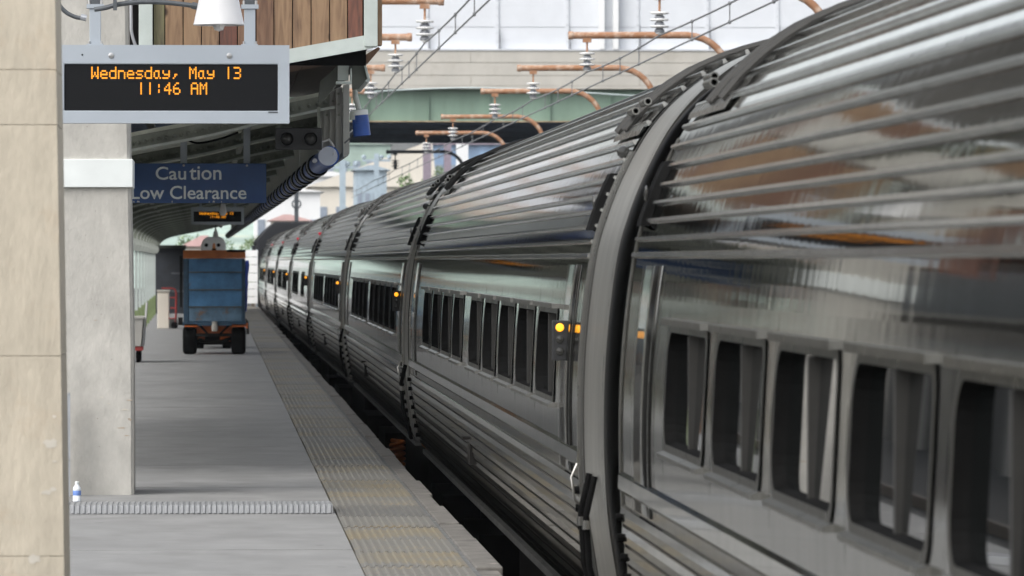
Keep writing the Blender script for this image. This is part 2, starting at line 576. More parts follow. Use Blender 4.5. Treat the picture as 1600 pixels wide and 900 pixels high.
# coping stones along the edge
y = 8.0
while y < END:
    ln = random.choice([1.9, 2.4, 3.1])
    j = random.uniform(-0.010, 0.012) + (0.03 if 28.5 < y < 33.0 else 0)
    MB().box(1.352 - random.uniform(0, .006), 1.462 + j, y, min(END, y + ln - 0.02), -0.16, random.uniform(-0.012, 0.010)).build('coping_stone', 'coping', pl, bevel=0.008)
    y += ln

# rails of the two tracks on the right and one on the left
trk = MB()
for cx in (3.25, 6.95, -7.2):
    for s in (-0.7175, 0.7175):
        trk.box(cx + s - 0.036, cx + s + 0.036, -40, 420, -1.40, -1.22)
tr = trk.build('track_rails', 'rail_steel')
tag(tr, kind='structure')

# walls beside the tracks, the left one added to darken reflections
def stone_wall(name, x0, x1, y0, y1, z1, label, m, ppx):
    o = thing(name, label, 'wall', ((x0 + x1) / 2, y0, -1.4))
    MB().box(x0, x1, y0, y1, -1.42, z1).build('wall_face', m, o)
    MB().box(x0 - .15, x1 + .15, y0, y1, z1 + .002, z1 + .3).build('wall_cap', 'parapet', o)
    yy = y0 + 4
    while yy < y1:
        MB().box(x1 - .02 if ppx > 0 else x0 - .35, x1 + .35 if ppx > 0 else x0 + .02, yy, yy + .9, -1.42, z1 - .4).build('pilaster', 'parapet', o)
        yy += 9
    return o


stone_wall('retaining_wall', -14.2, -13.4, -30, 212, 2.6, 'unseen dark wall added beyond the left track to darken reflections', 'wall_stone', 1)
stone_wall('retaining_wall', 24.2, 25.0, -30, 212, 4.2, 'pale retaining wall across the tracks behind the train', 'wall_pale', -1)

sb = thing('unseen_building', 'unseen dark building added left of the tracks to darken the train reflections', 'building', (-19, 46, -1.4))  # unseen block, added to darken what the train mirrors
MB().box(-26, -18, 46, 214, -1.42, 8.9).build('wall', 'brick_dark', sb)
MB().box(-26.3, -17.6, 45.7, 214.3, 8.902, 9.6).build('cornice', 'wall_stone', sb)
swm = MB().box(-18.002, -17.93, -.8, .8, 0, 2.6).mesh('window', 'far_window', (-19, 0, -1.4))
ssm = MB().box(-18.0, -17.8, -1.0, 1.0, -.25, -.02).mesh('sill', 'parapet', (-19, 0, -1.4))
for q in range(32):
    for zz in (1.2, 5.2):
        wq = place('window', swm, sb, (0, 49 + q * 5.1 - 46, zz))
        place('sill', ssm, wq)

# ================================================================== TRAIN
PRO = [(0.20, -1.70), (0.105, -1.60), (0.045, -1.3), (0.012, -1.05), (0, -.7), (.013, -.35), (.055, 0), (.108, .2), (.19, .40), (.305, .6), (.455, .76),
       (.67, .905), (.95, 1.0), (1.25, 1.045), (1.6, 1.06)]
PC = [(-1.6 + a, b + EYE) for a, b in smooth_curve(PRO, 8)]
PX = np.array([p[0] for p in PC])
PZ = np.array([p[1] for p in PC])


def sx(zr):                      # side x (local) for a height relative to the eye
    return float(np.interp(zr + EYE, PZ, PX))


def side_pts(z0, z1, n=None, off=0.0):
    zs = [z for _, z in PC if z0 + EYE < z < z1 + EYE]
    zs = [z0 + EYE] + zs + [z1 + EYE]
    return [(float(np.interp(z, PZ, PX)) - off, z) for z in zs]


ARC = np.concatenate([[0], np.cumsum(np.hypot(np.diff(PX), np.diff(PZ)))])


def at_arc(s):
    return float(np.interp(s, ARC, PX)), float(np.interp(s, ARC, PZ))


def arc_of_z(zr):
    return float(np.interp(zr + EYE, PZ, ARC))


WB, WT = -0.672, -0.262          # window opening, bottom and top
BB, BT = -0.80, -0.15            # band that holds the windows
WL = 1.66                        # window length


def ribbon(s, L0, L1, wd, ht):
    a = at_arc(s - wd)
    b = at_arc(s + wd)
    tx, tz = b[0] - a[0], b[1] - a[1]
    d = math.hypot(tx, tz)
    nx, nz = -tz / d, tx / d
    a1, b1 = at_arc(s - wd * .55), at_arc(s + wd * .55)
    ring = [(a[0] - nx * .003, a[1] - nz * .003), (a1[0] + nx * ht, a1[1] + nz * ht), (b1[0] + nx * ht, b1[1] + nz * ht), (b[0] - nx * .003, b[1] - nz * .003)]
    return ring


def round_rect(y0, y1, z0, z1, r, n=5):
    pts = []
    for (cy, cz, a0) in ((y1 - r, z0 + r, -90), (y1 - r, z1 - r, 0), (y0 + r, z1 - r, 90), (y0 + r, z0 + r, 180)):
        for k in range(n + 1):
            a = math.radians(a0 + 90 * k / n)
            pts.append((cy + r * math.cos(a), cz + r * math.sin(a)))
    return pts


def outer_for(inner, y0, y1, z0, z1, n=5):
    out = []
    corners = ((y1, z0), (y1, z1), (y0, z1), (y0, z0))
    for c in range(4):
        cy, cz = corners[c]
        for k in range(n + 1):
            iy, iz = inner[c * (n + 1) + k]
            t = k / n
            if c in (0, 2):
                p = (iy, cz) if t < .5 else ((cy, iz) if t > .5 else (cy, cz))
            else:
                p = (cy, iz) if t < .5 else ((iy, cz) if t > .5 else (cy, cz))
            if k == n // 2 and n % 2 == 1:
                p = (cy, cz)
            out.append(p)
    return out


RR = 0.10
# shared window pieces, local y runs 0..WL
_in = round_rect(0, WL, WB, WT, RR)


def profile_normals(me):
    nrm = []
    for v in me.vertices:
        zr_ = v.co.z - EYE
        nrm.append(tuple(Vector((-.02, 0, sx(zr_ + .01) - sx(zr_ - .01))).normalized()))
    me.polygons.foreach_set('use_smooth', [True] * len(me.polygons))
    me.normals_split_custom_set_from_vertices(nrm)



def ring3(pts, off):
    return [(sx(z) - off, y_, z + EYE) for y_, z in pts]


def window_meshes():
    b = MB()
    o1 = round_rect(-.05, WL + .05, WB - .04, WT + .04, RR + .045)
    i1 = round_rect(.0, WL, WB, WT, RR)
    i2 = round_rect(.012, WL - .012, WB + .012, WT - .012, RR - .01)
    b.loft([ring3(o1, .005), ring3(i1, .005)], True, False, False)
    fr = b.mesh('window_frame', 'frame_dull')
    profile_normals(fr)
    gk = MB()
    gk.loft([ring3(i1, .005), ring3(round_rect(.004, WL - .004, WB + .004, WT - .004, RR - .004), -.02), ring3(i2, -.055)], True, False, False)
    gk = gk.mesh('gasket', 'rubber')
    c = MB()
    q = [(sx(WB) + .034 + (sx(WT) - sx(WB)) * (z - WB) / (WT - WB), y_, z + EYE) for y_, z in round_rect(.008, WL / 2 - .018, WB + .008, WT - .008, .03, 3)]
    c.add(q, [tuple(range(len(q)))])
    pane = c.mesh('pane', 'glass')
    m = MB().box(sx(-.45) + .012, sx(-.45) + .06, WL / 2 - .018, WL / 2 + .018, WB + EYE + .006, WT + EYE - .006).mesh('mullion', 'rubber_grey')
    s = MB().box(sx(WT) - .034, sx(WT) + .02, -.03, WL + .03, WT + EYE + .026, WT + EYE + .050).mesh('drip_cap', 'steel_frame')
    s2 = MB().loft([[(sx(WB) - .030, y_, WB + EYE - .050), (sx(WB) - .030, y_, WB + EYE - .034), (sx(WB) + .01, y_, WB + EYE - .022), (sx(WB) + .01, y_, WB + EYE - .05)] for y_ in (-.02, WL + .02)]).mesh('sill', 'steel_frame')
    return fr, pane, m, s, s2, gk


WFR, WPANE, WMUL, WDRIP, WSILL, WGASK = window_meshes()
GRP = 'stainless steel passenger cars of the train'
CACHE = {}


def cached(key, fn):
    if key not in CACHE:
        CACHE[key] = fn()
    return CACHE[key]


UP_Z = [.02, .085, .157, .228, .300, .376, .458, .54]
SIDE_ARC = [arc_of_z(z) for z in UP_Z]
ROOF_ARC = []
s_ = SIDE_ARC[-1] + .105
while s_ < ARC[-1] - .1:
    ROOF_ARC.append(s_)
    s_ += .112


def make_car(D0, D1, X0, X1, label, wins, detail=2, doors=True, slot=12.0):
    """D0/D1 near and far end, X0/X1 the side's distance right of the lens there; wins = window start positions from the near end"""
    L = math.hypot(D1 - D0, X1 - X0)
    rz = -math.atan2(X1 - X0, D1 - D0)
    root = thing('passenger_car', label, 'train car', (X0 + 1.6 * math.cos(rz), D0 + 1.6 * math.sin(rz), 0), GRP, rz)
    zero = (0, 0, 0)
    ORIGIN[root.name] = zero
    key = round(L, 2)
    # lower wall
    MB().loft([[(x, y_, z) for x, z in side_pts(-1.69, -.995)] for y_ in np.linspace(0, L, 3)], False, False, False).build('groove_backing', 'rubber_grey', root, smooth=True)
    wl = MB().loft([[(x, y_, z) for x, z in side_pts(-.995, BB)] for y_ in np.linspace(0, L, 5)], False, False, False)
    wl.loft([[(-x, y_, z) for x, z in side_pts(-1.69, BT)] for y_ in (0, L)], False, False, False)
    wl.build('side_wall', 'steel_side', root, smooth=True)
    # window band
    bd = MB()
    edges = [0.0]
    for i, wy in enumerate(wins):
        edges.append(wy - .12)
        edges.append(wy + WL + .12)
    edges.append(L)
    prev = 0.0
    for wy in wins:
        a, c = wy - .12, wy + WL + .12
        if a - prev > .001:
            bd.loft([[(x, y_, z) for x, z in side_pts(BB, BT)] for y_ in (prev, a)], False, False, False)
        inner = [(y_ + wy, z) for y_, z in _in]
        outer = outer_for(inner, a, c, BB, BT)
        bd.loft([ring3(outer, 0), ring3(inner, 0)], True, False, False)
        prev = c
    bd.loft([[(x, y_, z) for x, z in side_pts(BB, BT)] for y_ in (prev, L)], False, False, False)
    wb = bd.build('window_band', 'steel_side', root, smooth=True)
    profile_normals(wb.data)
    # roof
    up = side_pts(BT, .575)
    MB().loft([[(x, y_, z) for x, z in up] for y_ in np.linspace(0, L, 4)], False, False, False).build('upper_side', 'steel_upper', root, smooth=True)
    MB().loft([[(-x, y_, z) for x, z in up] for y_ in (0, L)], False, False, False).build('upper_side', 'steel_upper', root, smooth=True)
    rp = side_pts(.575, 1.0599)
    full = rp + [(-x, z) for x, z in reversed(rp[:-1])]
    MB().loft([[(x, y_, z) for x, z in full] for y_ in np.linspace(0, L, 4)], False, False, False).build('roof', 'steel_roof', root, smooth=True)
    # ribs
    for k, s in enumerate(SIDE_ARC):
        me = cached(('rib', key, k), lambda: MB().loft([[(x, y_, z) for x, z in ribbon(s, 0, L, .0115 if k else .015, .017)] for y_ in (0.05, L - .05)]).mesh('side_rib', 'steel_rib'))
        place('side_rib', me, root)
    for k, s in enumerate(ROOF_ARC):
        me = cached(('rrib', key, k), lambda: MB().loft([[(x, y_, z) for x, z in ribbon(s, 0, L, .012, .019)] for y_ in (0.0, L)]).mesh('roof_rib', 'steel_rib'))
        place('roof_rib', me, root)
    # lower flutes, lapped like boards
    for k in range(8):
        zt = -1.0 - .082 * k
        zb = zt - .068
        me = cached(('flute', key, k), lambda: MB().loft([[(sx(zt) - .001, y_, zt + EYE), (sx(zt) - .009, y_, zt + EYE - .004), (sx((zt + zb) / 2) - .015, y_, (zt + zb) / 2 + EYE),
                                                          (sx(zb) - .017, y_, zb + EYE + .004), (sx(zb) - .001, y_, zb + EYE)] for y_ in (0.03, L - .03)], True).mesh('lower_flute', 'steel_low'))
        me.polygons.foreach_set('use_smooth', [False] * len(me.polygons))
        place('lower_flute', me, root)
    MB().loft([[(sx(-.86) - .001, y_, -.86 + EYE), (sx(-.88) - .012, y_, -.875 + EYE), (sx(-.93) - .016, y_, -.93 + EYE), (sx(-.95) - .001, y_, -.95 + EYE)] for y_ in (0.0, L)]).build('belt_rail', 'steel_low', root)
    MB().box(sx(-1.66) - .03, sx(-1.66) + .05, 0.0, L, EYE - 1.705, EYE - 1.668).build('bottom_lip', 'lip_metal', root)
    MB().box(-1.12, 1.12, .1, L - .1, -0.45, -0.10).build('underframe', 'underframe', root)
    MB().box(-1.05, 1.05, L * .34, L * .66, -1.05, -0.452).build('equipment_box', 'underframe', root)
    for yy in (2.9, L - 2.9):
        t = MB()
        t.box(-1.18, 1.18, yy - 1.5, yy + 1.5, -0.95, -0.62)
        for s in (-1, 1):
            for q in (-1.25, 1.25):
                t.lathe([(.44, -.065), (.46, -.06), (.46, .06), (.44, .065)], (s * .76, yy + q, -.76), 20, 'x')
        t.build('truck', 'underframe', root)
    # windows
    for wy in wins:
        f = place('window', WFR, root, (0, wy, 0))
        place('pane', WPANE, f)
        place('pane', WPANE, f, (0, WL / 2 + .01, 0))
        place('mullion', WMUL, f)
        place('gasket', WGASK, f)
        if detail > 1:
            place('drip_cap', WDRIP, f)
            place('sill', WSILL, f)
    # ends
    ep = side_pts(-1.69, 1.0599)
    epf = ep + [(-x, z) for x, z in reversed(ep[:-1])]
    for yy in (0.0, L):
        e = MB()
        e.add([(x * .992, yy + (.02 if yy == 0 else -.02), z) for x, z in epf], [tuple(range(len(epf)))])
        e.build('end_wall', 'rubber_grey', root)
    for yy, s in ((0.0, 1), (L, -1)):
        # bright edge trim
        q = MB()
        pts = side_pts(-1.66, .5, off=.008)
        for (x, z), (x2, z2) in zip(pts[:-1], pts[1:]):
            q.add([(x, yy + s * .002, z), (x, yy + s * .045, z), (x2, yy + s * .045, z2), (x2, yy + s * .002, z2), (x + .05, yy + s * .002, z), (x2 + .05, yy + s * .002, z2)], [(0, 1, 2, 3), (0, 3, 5, 4)])
        q.build('end_trim', 'steel_frame', root)
    if doors:
        for ya, yb in ((.62, 1.42), (L - 1.62, L - .82)):
            dpo = MB().loft([[(x, y_, z) for x, z in side_pts(-.985, -.02, off=o_)] for y_, o_ in ((ya, -.002), (ya + .015, .007), (yb - .015, .007), (yb, -.002))], False, False, False).build('door', 'steel_side', root, smooth=True)
            for yq in (ya - .045, yb + .012):
                MB().loft([[(x, y_, z) for x, z in side_pts(-.985, -.02, off=.012)] for y_ in (yq, yq + .033)] , False, False, False).build('door_post', 'steel_frame', dpo)
    # roof hardware at both ends
    if detail > 0:
        for yy, s in ((0.0, 1), (L, -1)):
            for q, r in ((.95, .019), (1.07, .019), (1.55, .019)):
                path = []
                for a in np.linspace(arc_of_z(.60), ARC[-1] - .2, 12):
                    x, z = at_arc(a)
                    x2, z2 = at_arc(a + .02)
                    tx, tz = x2 - x, z2 - z
                    d = math.hypot(tx, tz) or 1
                    path.append((x - tz / d * .03, yy + s * q, z + tx / d * .03))
                MB().tube(path, r, 8).build('roof_conduit', 'rubber_grey', root, smooth=True)
            for q, zz in ((.60, .655), (.25, .69)):
                x, z = sx(zz), zz + EYE
                st = MB().lathe([(.0125, 0), (.018, 0), (.018, .35), (.0125, .35)], (x - .045, yy + s * q - (.0 if s > 0 else .35), z + .045), 14, 'y', False).build('stub_pipe', 'steel_frame', root, smooth=True)
                MB().lathe([(.0126, .03), (.0126, .032)], (x - .045, yy + s * q - (.0 if s > 0 else .35), z + .045), 14, 'y').build('pipe_bore', 'rubber', st)
            MB().loft([[(sx(.585) - .02, y_, .575 + EYE), (sx(.61) - .03, y_, .60 + EYE), (sx(.63) - .02, y_, .63 + EYE)] for y_ in (yy + s * .02, yy + s * 1.75)]).build('rain_gutter', 'steel_frame', root)
            # dark marker pocket beside the end
            q0, q1 = sorted((yy + s * .12, yy + s * .42))
            pk = MB().loft([[(x, y_, z) for x, z in side_pts(.14, .40, off=o_)] for y_, o_ in ((q0, .001), (q0 + .04, .035), (q1 - .04, .035), (q1, .001))], False, False, False).build('marker_box', 'rubber', root)
            MB().lathe([(.0, -.012), (.03, -.008), (.034, 0)], (sx(.27) - .045, (q0 + q1) / 2, .27 + EYE), 12, 'x').build('marker_lens', 'lens_dark', pk)
            for zz in np.arange(-1.05, -1.62, -.082):
                MB().lathe([(.018, -.02), (.018, .008)], (sx(zz) - .014, yy + s * .03, zz + EYE), 8, 'x').build('rub_stud', 'rubber', root)
    # status lights
    lx, ly = sx(-.37), 1.02 if doors else 1.0
    bx = MB().box(lx - .075, lx + .01, ly, ly + .05, -.475 + EYE, -.285 + EYE).build('status_light', 'black_plastic', root, bevel=.004)
    for q, m_ in ((-.318, 'lamp_amber'), (-.375, 'lens_dark'), (-.432, 'lens_dark')):
        MB().lathe([(.020, -.012), (.017, -.018), (.0, -.022)], (lx - .040, ly + .01, q + EYE), 14, 'y').build('lamp', m_, bx, smooth=True)
    MB().lathe([(.03, -.03), (.026, -.045), (0, -.05)], (sx(.50) - .02, .30, .50 + EYE), 12, 'y').build('marker_lamp', 'lamp_red' if detail < 2 else 'lens_dark', root, smooth=True)
    # latch slot low on the side
    lt = MB().box(sx(-1.27) - .024, sx(-1.27) + .02, slot, slot + .34, -1.37 + EYE, -1.20 + EYE).build('access_latch', 'underframe', root)
    MB().box(sx(-1.2) - .045, sx(-1.2) + .0, slot + .36, slot + .56, -1.215 + EYE, -1.195 + EYE).build('handle', 'underframe', lt)
    return root, L


def make_joint(root, Lfar, gap):
    """gangway shroud hung on a car's near end, reaching towards the next car"""
    ep = side_pts(-1.62, 1.05, off=-.012)
    full = ep + [(-x, z) for x, z in reversed(ep)]
    a, b = -.06 * gap, -.56 * gap
    MB().loft([[(x, y_, z) for x, z in full] for y_ in (a, b)], False, False, False).build('gangway_shroud', 'diaphragm', root, smooth=True)
    ep2 = side_pts(-1.62, 1.03, off=-.115)
    full2 = ep2 + [(-x, z) for x, z in reversed(ep2)]
    MB().loft([[(x, y_, z) for x, z in full2] for y_ in (0.02, -.98 * gap)], False, False, False).build('gangway_bellows', 'rubber_grey', root, smooth=True)
    for yy in (a, b):
        e3 = side_pts(-1.62, 1.05, off=-.004)
        f3 = e3 + [(-x, z) for x, z in reversed(e3)]
        MB().loft([[(x, y_, z) for x, z in f3] for y_ in (yy - .02, yy + .02)], False, False, False).build('shroud_edge', 'steel_frame', root)
    MB().tube([(sx(-.93) - .03, a - .1, -.92 + EYE), (sx(-.98) - .06, a - .12, -.98 + EYE), (sx(-1.05) - .05, a - .12, -1.08 + EYE), (sx(-1.1) - .01, a - .1, -1.12 + EYE)], .006, 8).build('safety_hook', 'steel_frame', root, smooth=True)
    for q in (.35, .62):
        MB().tube([(sx(-.95) - .0, a + (b - a) * q, -.95 + EYE), (sx(-1.1) - .05, a + (b - a) * q - .03, -1.12 + EYE), (sx(-1.3) - .06, a + (b - a) * q + .03, -1.35 + EYE), (sx(-1.5) - .02, a + (b - a) * q, -1.62 + EYE)], .014, 8).build('jumper_hose', 'rubber', root, smooth=True)
        MB().lathe([(.018, -.02), (.018, .02)], (sx(-1.1) - .05, a + (b - a) * q - .03, -1.16 + EYE), 10, 'z').build('hose_clamp', 'steel_frame', root)


def Xs(D):
    x = 1.6 + .002137 * D
    if D > 75:
        x -= .0038 * (D - 75)
    return x


ends = [(-2.6, 23.2), (25.95, 50.3), (52.3, 77.6), (80.0, 103.7), (106.0, 129.4), (131.6, 155.4), (157.6, 181.4), (183.6, 207.4)]
labels = ['nearest stainless steel passenger car, cut off by the right edge of the frame',
          'second nearest stainless steel passenger car, between the two closest gangways',
          'third nearest stainless steel passenger car, behind the second one',
          'fourth nearest stainless steel passenger car, with a bright row of reflections under its windows',
          'fifth nearest stainless steel passenger car, where the train starts to bend',
          'sixth nearest stainless steel passenger car, alongside the far part of the platform',
          'seventh nearest stainless steel passenger car, second to last before the dark locomotive',
          'farthest stainless steel passenger car, coupled to the dark locomotive']


def win_row(D0, firstfar, n, pillar):
    """windows from the far end towards the camera; returns start positions from the near end"""
    out = []
    d = firstfar
    for i in range(n):
        st = d - WL - D0
        if st > 1.6:
            out.append(st)
        d -= 2.07
        if i == pillar:
            d -= .74
    return sorted(out)


rows = [win_row(-2.6, 20.82, 10, 99), win_row(25.95, 46.9, 9, 3), win_row(52.3, 73.6, 9, 3), win_row(80.0, 100.6, 9, 3),
        win_row(106, 126.0, 4, 99) + win_row(106, 114.6, 2, 99), win_row(131.6, 152, 9, 3), win_row(157.6, 178, 9, 3), win_row(183.6, 204, 9, 3)]
rows[4] = sorted(rows[4])
for i, (a, b) in enumerate(ends):
    r, L = make_car(a, b, Xs(a), Xs(b), labels[i], rows[i], detail=2 if i < 4 else 1, slot=12.2 if i != 2 else 15.0)
    if i > 0:
        make_joint(r, L, a - ends[i - 1][1])
    if i == 2:
        for dy in (0.0,):
            hel = [(-1.42 + .07 * math.cos(t), 7.6 + dy + .07 * math.sin(t), -.60 + t * .009) for t in np.linspace(0, 34, 90)]
            MB().tube(hel, .02, 6).build('orange_coil', 'orange_rust', r, smooth=True)  # orange coil hung under the car

# dark locomotive ahead of the cars
lo = thing('locomotive', 'dark locomotive in the shade of the bridge beyond the last car', 'locomotive', (Xs(210) + 1.55, 209.4, -1.2))
poly = [(-1.55, 0.5), (-1.6, 2.35), (-1.25, 2.75), (-.95, 3.02), (.95, 3.02), (1.25, 2.75), (1.6, 2.35), (1.55, 0.5)]
ORIGIN[lo.name] = (0, 0, 0)
lo.location = (Xs(210) + 1.55, 209.4, 0)
MB().prism_y(poly, 0, 19).build('hull', 'loco_shaded', lo, bevel=.04)
MB().box(-1.45, 1.45, .3, 18.7, -.9, .498).build('underframe', 'underframe', lo)
MB().box(-1.78, -1.64, .2, .5, 1.55, 2.15).build('mirror', 'loco_shaded', lo)
MB().box(-1.66, -1.60, .3, .4, 1.8, 1.86).build('mirror_arm', 'loco_shaded', lo)
for s in (-.5, .5):
    MB().box(s - .35, s + .35, -.03, -.002, 1.9, 2.5).build('windscreen', 'glass', lo)
for yy in (4, 15):
    for s in (-1, 1):
        MB().lathe([(.46, -.06), (.46, .06)], (s * .76, yy, -.74), 18, 'x').build('wheel', 'underframe', lo)

# ================================================================== COLUMNS
c1 = thing('stone_column', 'tan stone column at the left edge of the frame, out of focus', 'column', (-0.80, 21.3, 0))
fy = 20.9
def fz(y_):
    return EYE + (407 - y_) * fy / F
cuts = [0.0] + sorted([fz(y_) for y_ in (868, 556, 196, 110)]) + [2.9, 3.9]
cuts = [c for c in cuts if c >= 0]
for a, b in zip(cuts[:-1], cuts[1:]):
    def xr1(z):
        return -.556 - (z - .44) * .0155
    MB().loft([[(-1.12, 20.9, z), (xr1(z), 20.9, z), (xr1(z), 21.7, z), (-1.12, 21.7, z)] for z in (a + .001, b - .001)]).build('stone_block', 'stone', c1, bevel=.002)
MB().box(-1.11, -0.61, 20.904, 21.69, 0, 3.9).build('core', 'stone_joint', c1)
for cy, cz, r in ((95, 692, .03), (80, 768, .022), (104, 764, .016), (30, 872, .03), (110, 650, .012), (112, 720, .010)):
    p = px(42 + cy * .4, cz, fy)
    n = 11
    ring = [(p[0] + r * random.uniform(.5, 1.1) * math.cos(2 * math.pi * q / n), 20.899, p[2] + .55 * r * random.uniform(.5, 1.2) * math.sin(2 * math.pi * q / n)) for q in range(n)]
    MB().loft([ring, [(x, 20.905, z) for x, _, z in ring]]).build('chipped_patch', 'stone_chip', c1)

c2 = thing('concrete_column', 'grey concrete column with a white band, bottle at its foot', 'column', (-0.8, 39.3, 0))
def rr(x0, x1, y0, y1, r, z):
    return [(x0 + r, y0, z), (x1 - r, y0, z), (x1, y0 + r, z), (x1, y1 - r, z), (x1 - r, y1, z), (x0 + r, y1, z), (x0, y1 - r, z), (x0, y0 + r, z)]
MB().loft([rr(-1.16, -0.562, 38.9, 39.7, .02, 0), rr(-1.16, -0.565, 38.9, 39.7, .02, 1.0), rr(-1.16, -.590, 38.9, 39.7, .02, 2.4), rr(-1.16, -.612, 38.9, 39.7, .02, 3.9)]).build('shaft', 'concrete_column', c2)
p0, p1 = px(97, 293, 38.9), px(208, 249, 38.9)
MB().box(-1.18, p1[0], 38.87, 39.73, p0[2], p1[2]).build('white_band', 'white_paint', c2, bevel=.004)
for (x, y_, w_, h_) in ((150, 500, 3, 1.2), (196, 640, 8, 2), (203, 625, 6, 1.5), (190, 668, 7, 2), (199, 680, 5, 1.4), (160, 620, 4, 1.2), (203, 655, 3, 3), (170, 630, 3, 1)):
    a = px(x, y_, 38.9)
    s = 38.9 / F
    n = 7
    ring = [(a[0] + w_ * s * random.uniform(.5, 1.2) * math.cos(2 * math.pi * q / n), 38.8985, a[2] + h_ * s * random.uniform(.4, 1.3) * math.sin(2 * math.pi * q / n)) for q in range(n)]
    MB().loft([ring, [(x_, 38.902, z) for x_, _, z in ring]]).build('scrape_mark', 'stone_joint' if random.random() < .6 else 'stone_chip', c2)
gp0 = px(101, 790, 38.7)
ga = thing('metal_angle', 'thin grey steel strip standing against the concrete column', 'metal strip', (gp0[0], 38.75, 0))
MB().box(gp0[0], px(110.5, 0, 38.7)[0], 38.70, 38.72, 0, px(0, 614, 38.7)[2]).build('flange', 'conduit_light', ga)
MB().box(gp0[0], gp0[0] + .012, 38.721, 38.80, 0, px(0, 614, 38.7)[2]).build('web', 'conduit_light', ga)
for zz in (.25, .7):
    MB().lathe([(.008, -.004), (.008, .004)], (px(108, 0, 38.7)[0], 38.697, zz), 8, 'y').build('rivet', 'steel_bolt', ga)

ov = thing('beam_assembly', 'beams above the platform that carry the lamp and the nearest display', 'frame', (-.8, 39.3, 3.9))
MB().box(-1.5, 1.0, 38.95, 39.65, 3.901, 4.3).build('lintel', 'concrete_column', ov)
for q in (-.85, .22):
    MB().box(q - .08, q + .08, 30.0, 38.94, 3.95, 4.15).build('carrier_beam', 'canopy_beam', ov)
# ================================================================== RIBBED STRIP, BOTTLE, BAG
st = thing('threshold_strip', 'ribbed grey metal strip lying across the platform floor', 'floor strip', (0, 36.3, 0))
b = MB()
b.loft([[(-2.09, y_, z) for y_, z in ((35.95, .002), (36.0, .052), (36.55, .052), (36.75, .002))], [(.735, y_, z) for y_, z in ((35.95, .002), (36.0, .052), (36.55, .052), (36.75, .002))]])
b.build('cover_plate', 'threshold', st)
rbm = MB().loft([[(-.010, 35.944, .004), (-.006, 35.938, .006), (.006, 35.938, .006), (.010, 35.944, .004)], [(-.010, 35.994, .054), (-.006, 35.99, .057), (.006, 35.99, .057), (.010, 35.994, .054)],
                 [(-.010, 36.5, .0515), (-.006, 36.5, .057), (.006, 36.5, .057), (.010, 36.5, .0515)]]).mesh('rib', 'threshold', (0, 36.3, 0))
x = -1.25
while x < .73:
    place('rib', rbm, st, (x, 0, 0))
    x += .0345

bt = thing('water_bottle', 'small clear water bottle with a blue label at the column foot', 'bottle', (px(121, 783, 37.8)[0], 37.8, 0))
bx_, by_ = px(121, 783, 37.8)[0], 37.8
MB().lathe([(.024, 0.0), (.028, .004), (.028, .035), (.026, .04), (.026, .075), (.028, .08), (.027, .092), (.013, .112), (.012, .120)], (bx_, by_, 0.001), 18).build('bottle_body', 'bottle_clear', bt, smooth=True)
MB().lathe([(.0268, .042), (.0275, .044), (.0275, .072), (.0268, .074)], (bx_, by_, 0.001), 18, caps=False).build('label_band', 'bottle_label', bt, smooth=True)
MB().lathe([(.014, .1205), (.014, .132), (.012, .134)], (bx_, by_, 0.001), 14).build('cap', 'white_paint', bt)

bgp = px(210, 580, 41.0)
bag = MB()
rings = []
for k, (h, r) in enumerate(((0, .01), (.02, .035), (.07, .045), (.13, .042), (.18, .03), (.22, .018), (.245, .008))):
    rings.append([(bgp[0] - .006 + r * .62 * random.uniform(.8, 1.2) * math.cos(2 * math.pi * q / 14), 39.745 + .03 + r * random.uniform(.8, 1.2) * math.sin(2 * math.pi * q / 14) + .02, bgp[2] - .12 + h) for q in range(14)])
bag.loft(rings)
bo = bag.build('plastic_bag', 'bag', None, smooth=True)
tag(bo, 'crumpled white plastic bag sticking out behind the concrete column', 'bag')

# ================================================================== DISPLAY
FONT = {
    'W': ["10001", "10001", "10001", "10101", "10101", "11011", "10001"],
    'e': ["00000", "00000", "01110", "10001", "11111", "10000", "01111"],
    'd': ["00001", "00001", "01111", "10001", "10001", "10001", "01111"],
    'n': ["00000", "00000", "11110", "10001", "10001", "10001", "10001"],
    's': ["00000", "00000", "01111", "10000", "01110", "00001", "11110"],
    'a': ["00000", "00000", "01110", "10010", "10010", "10010", "01101"],
    'y': ["00000", "00000", "10001", "10001", "01111", "00001", "11110"],
    ',': ["00000", "00000", "00000", "00000", "00110", "00100", "01000"],
    'M': ["10001", "11011", "10101", "10101", "10001", "10001", "10001"],
    '1': ["00100", "00100", "00100", "00100", "00100", "00100", "00100"],
    '3': ["11110", "00001", "00001", "01110", "00001", "00001", "11110"],
    ':': ["00000", "00100", "00100", "00000", "00100", "00100", "00000"],
    '4': ["00010", "00110", "01010", "10010", "11111", "00010", "00010"],
    '6': ["00110", "01000", "10000", "11110", "10001", "10001", "01110"],
    'A': ["01110", "10001", "10001", "11111", "10001", "10001", "10001"],
}


def led_text(txt, x0, z0, y_, pxs, pzs, parent):
    for i, ch in enumerate(txt):
        if ch == ' ':
            continue
        b = MB()
        for r in range(7):
            for c in range(5):
                if FONT[ch][r][c] == '1':
                    cx, cz = x0 + (i * 6 + c + .5) * pxs, z0 - (r + .5) * pzs
                    hx, hz = pxs * .5, pzs * .48
                    b.add([(cx - hx, y_, cz - hz * .6), (cx - hx * .6, y_, cz - hz), (cx + hx * .6, y_, cz - hz), (cx + hx, y_, cz - hz * .6), (cx + hx, y_, cz + hz * .6), (cx + hx * .6, y_, cz + hz), (cx - hx * .6, y_, cz + hz), (cx - hx, y_, cz + hz * .6)],
                          [(0, 1, 2, 3, 4, 5, 6, 7)])
        b.build('led_character', 'led', parent)


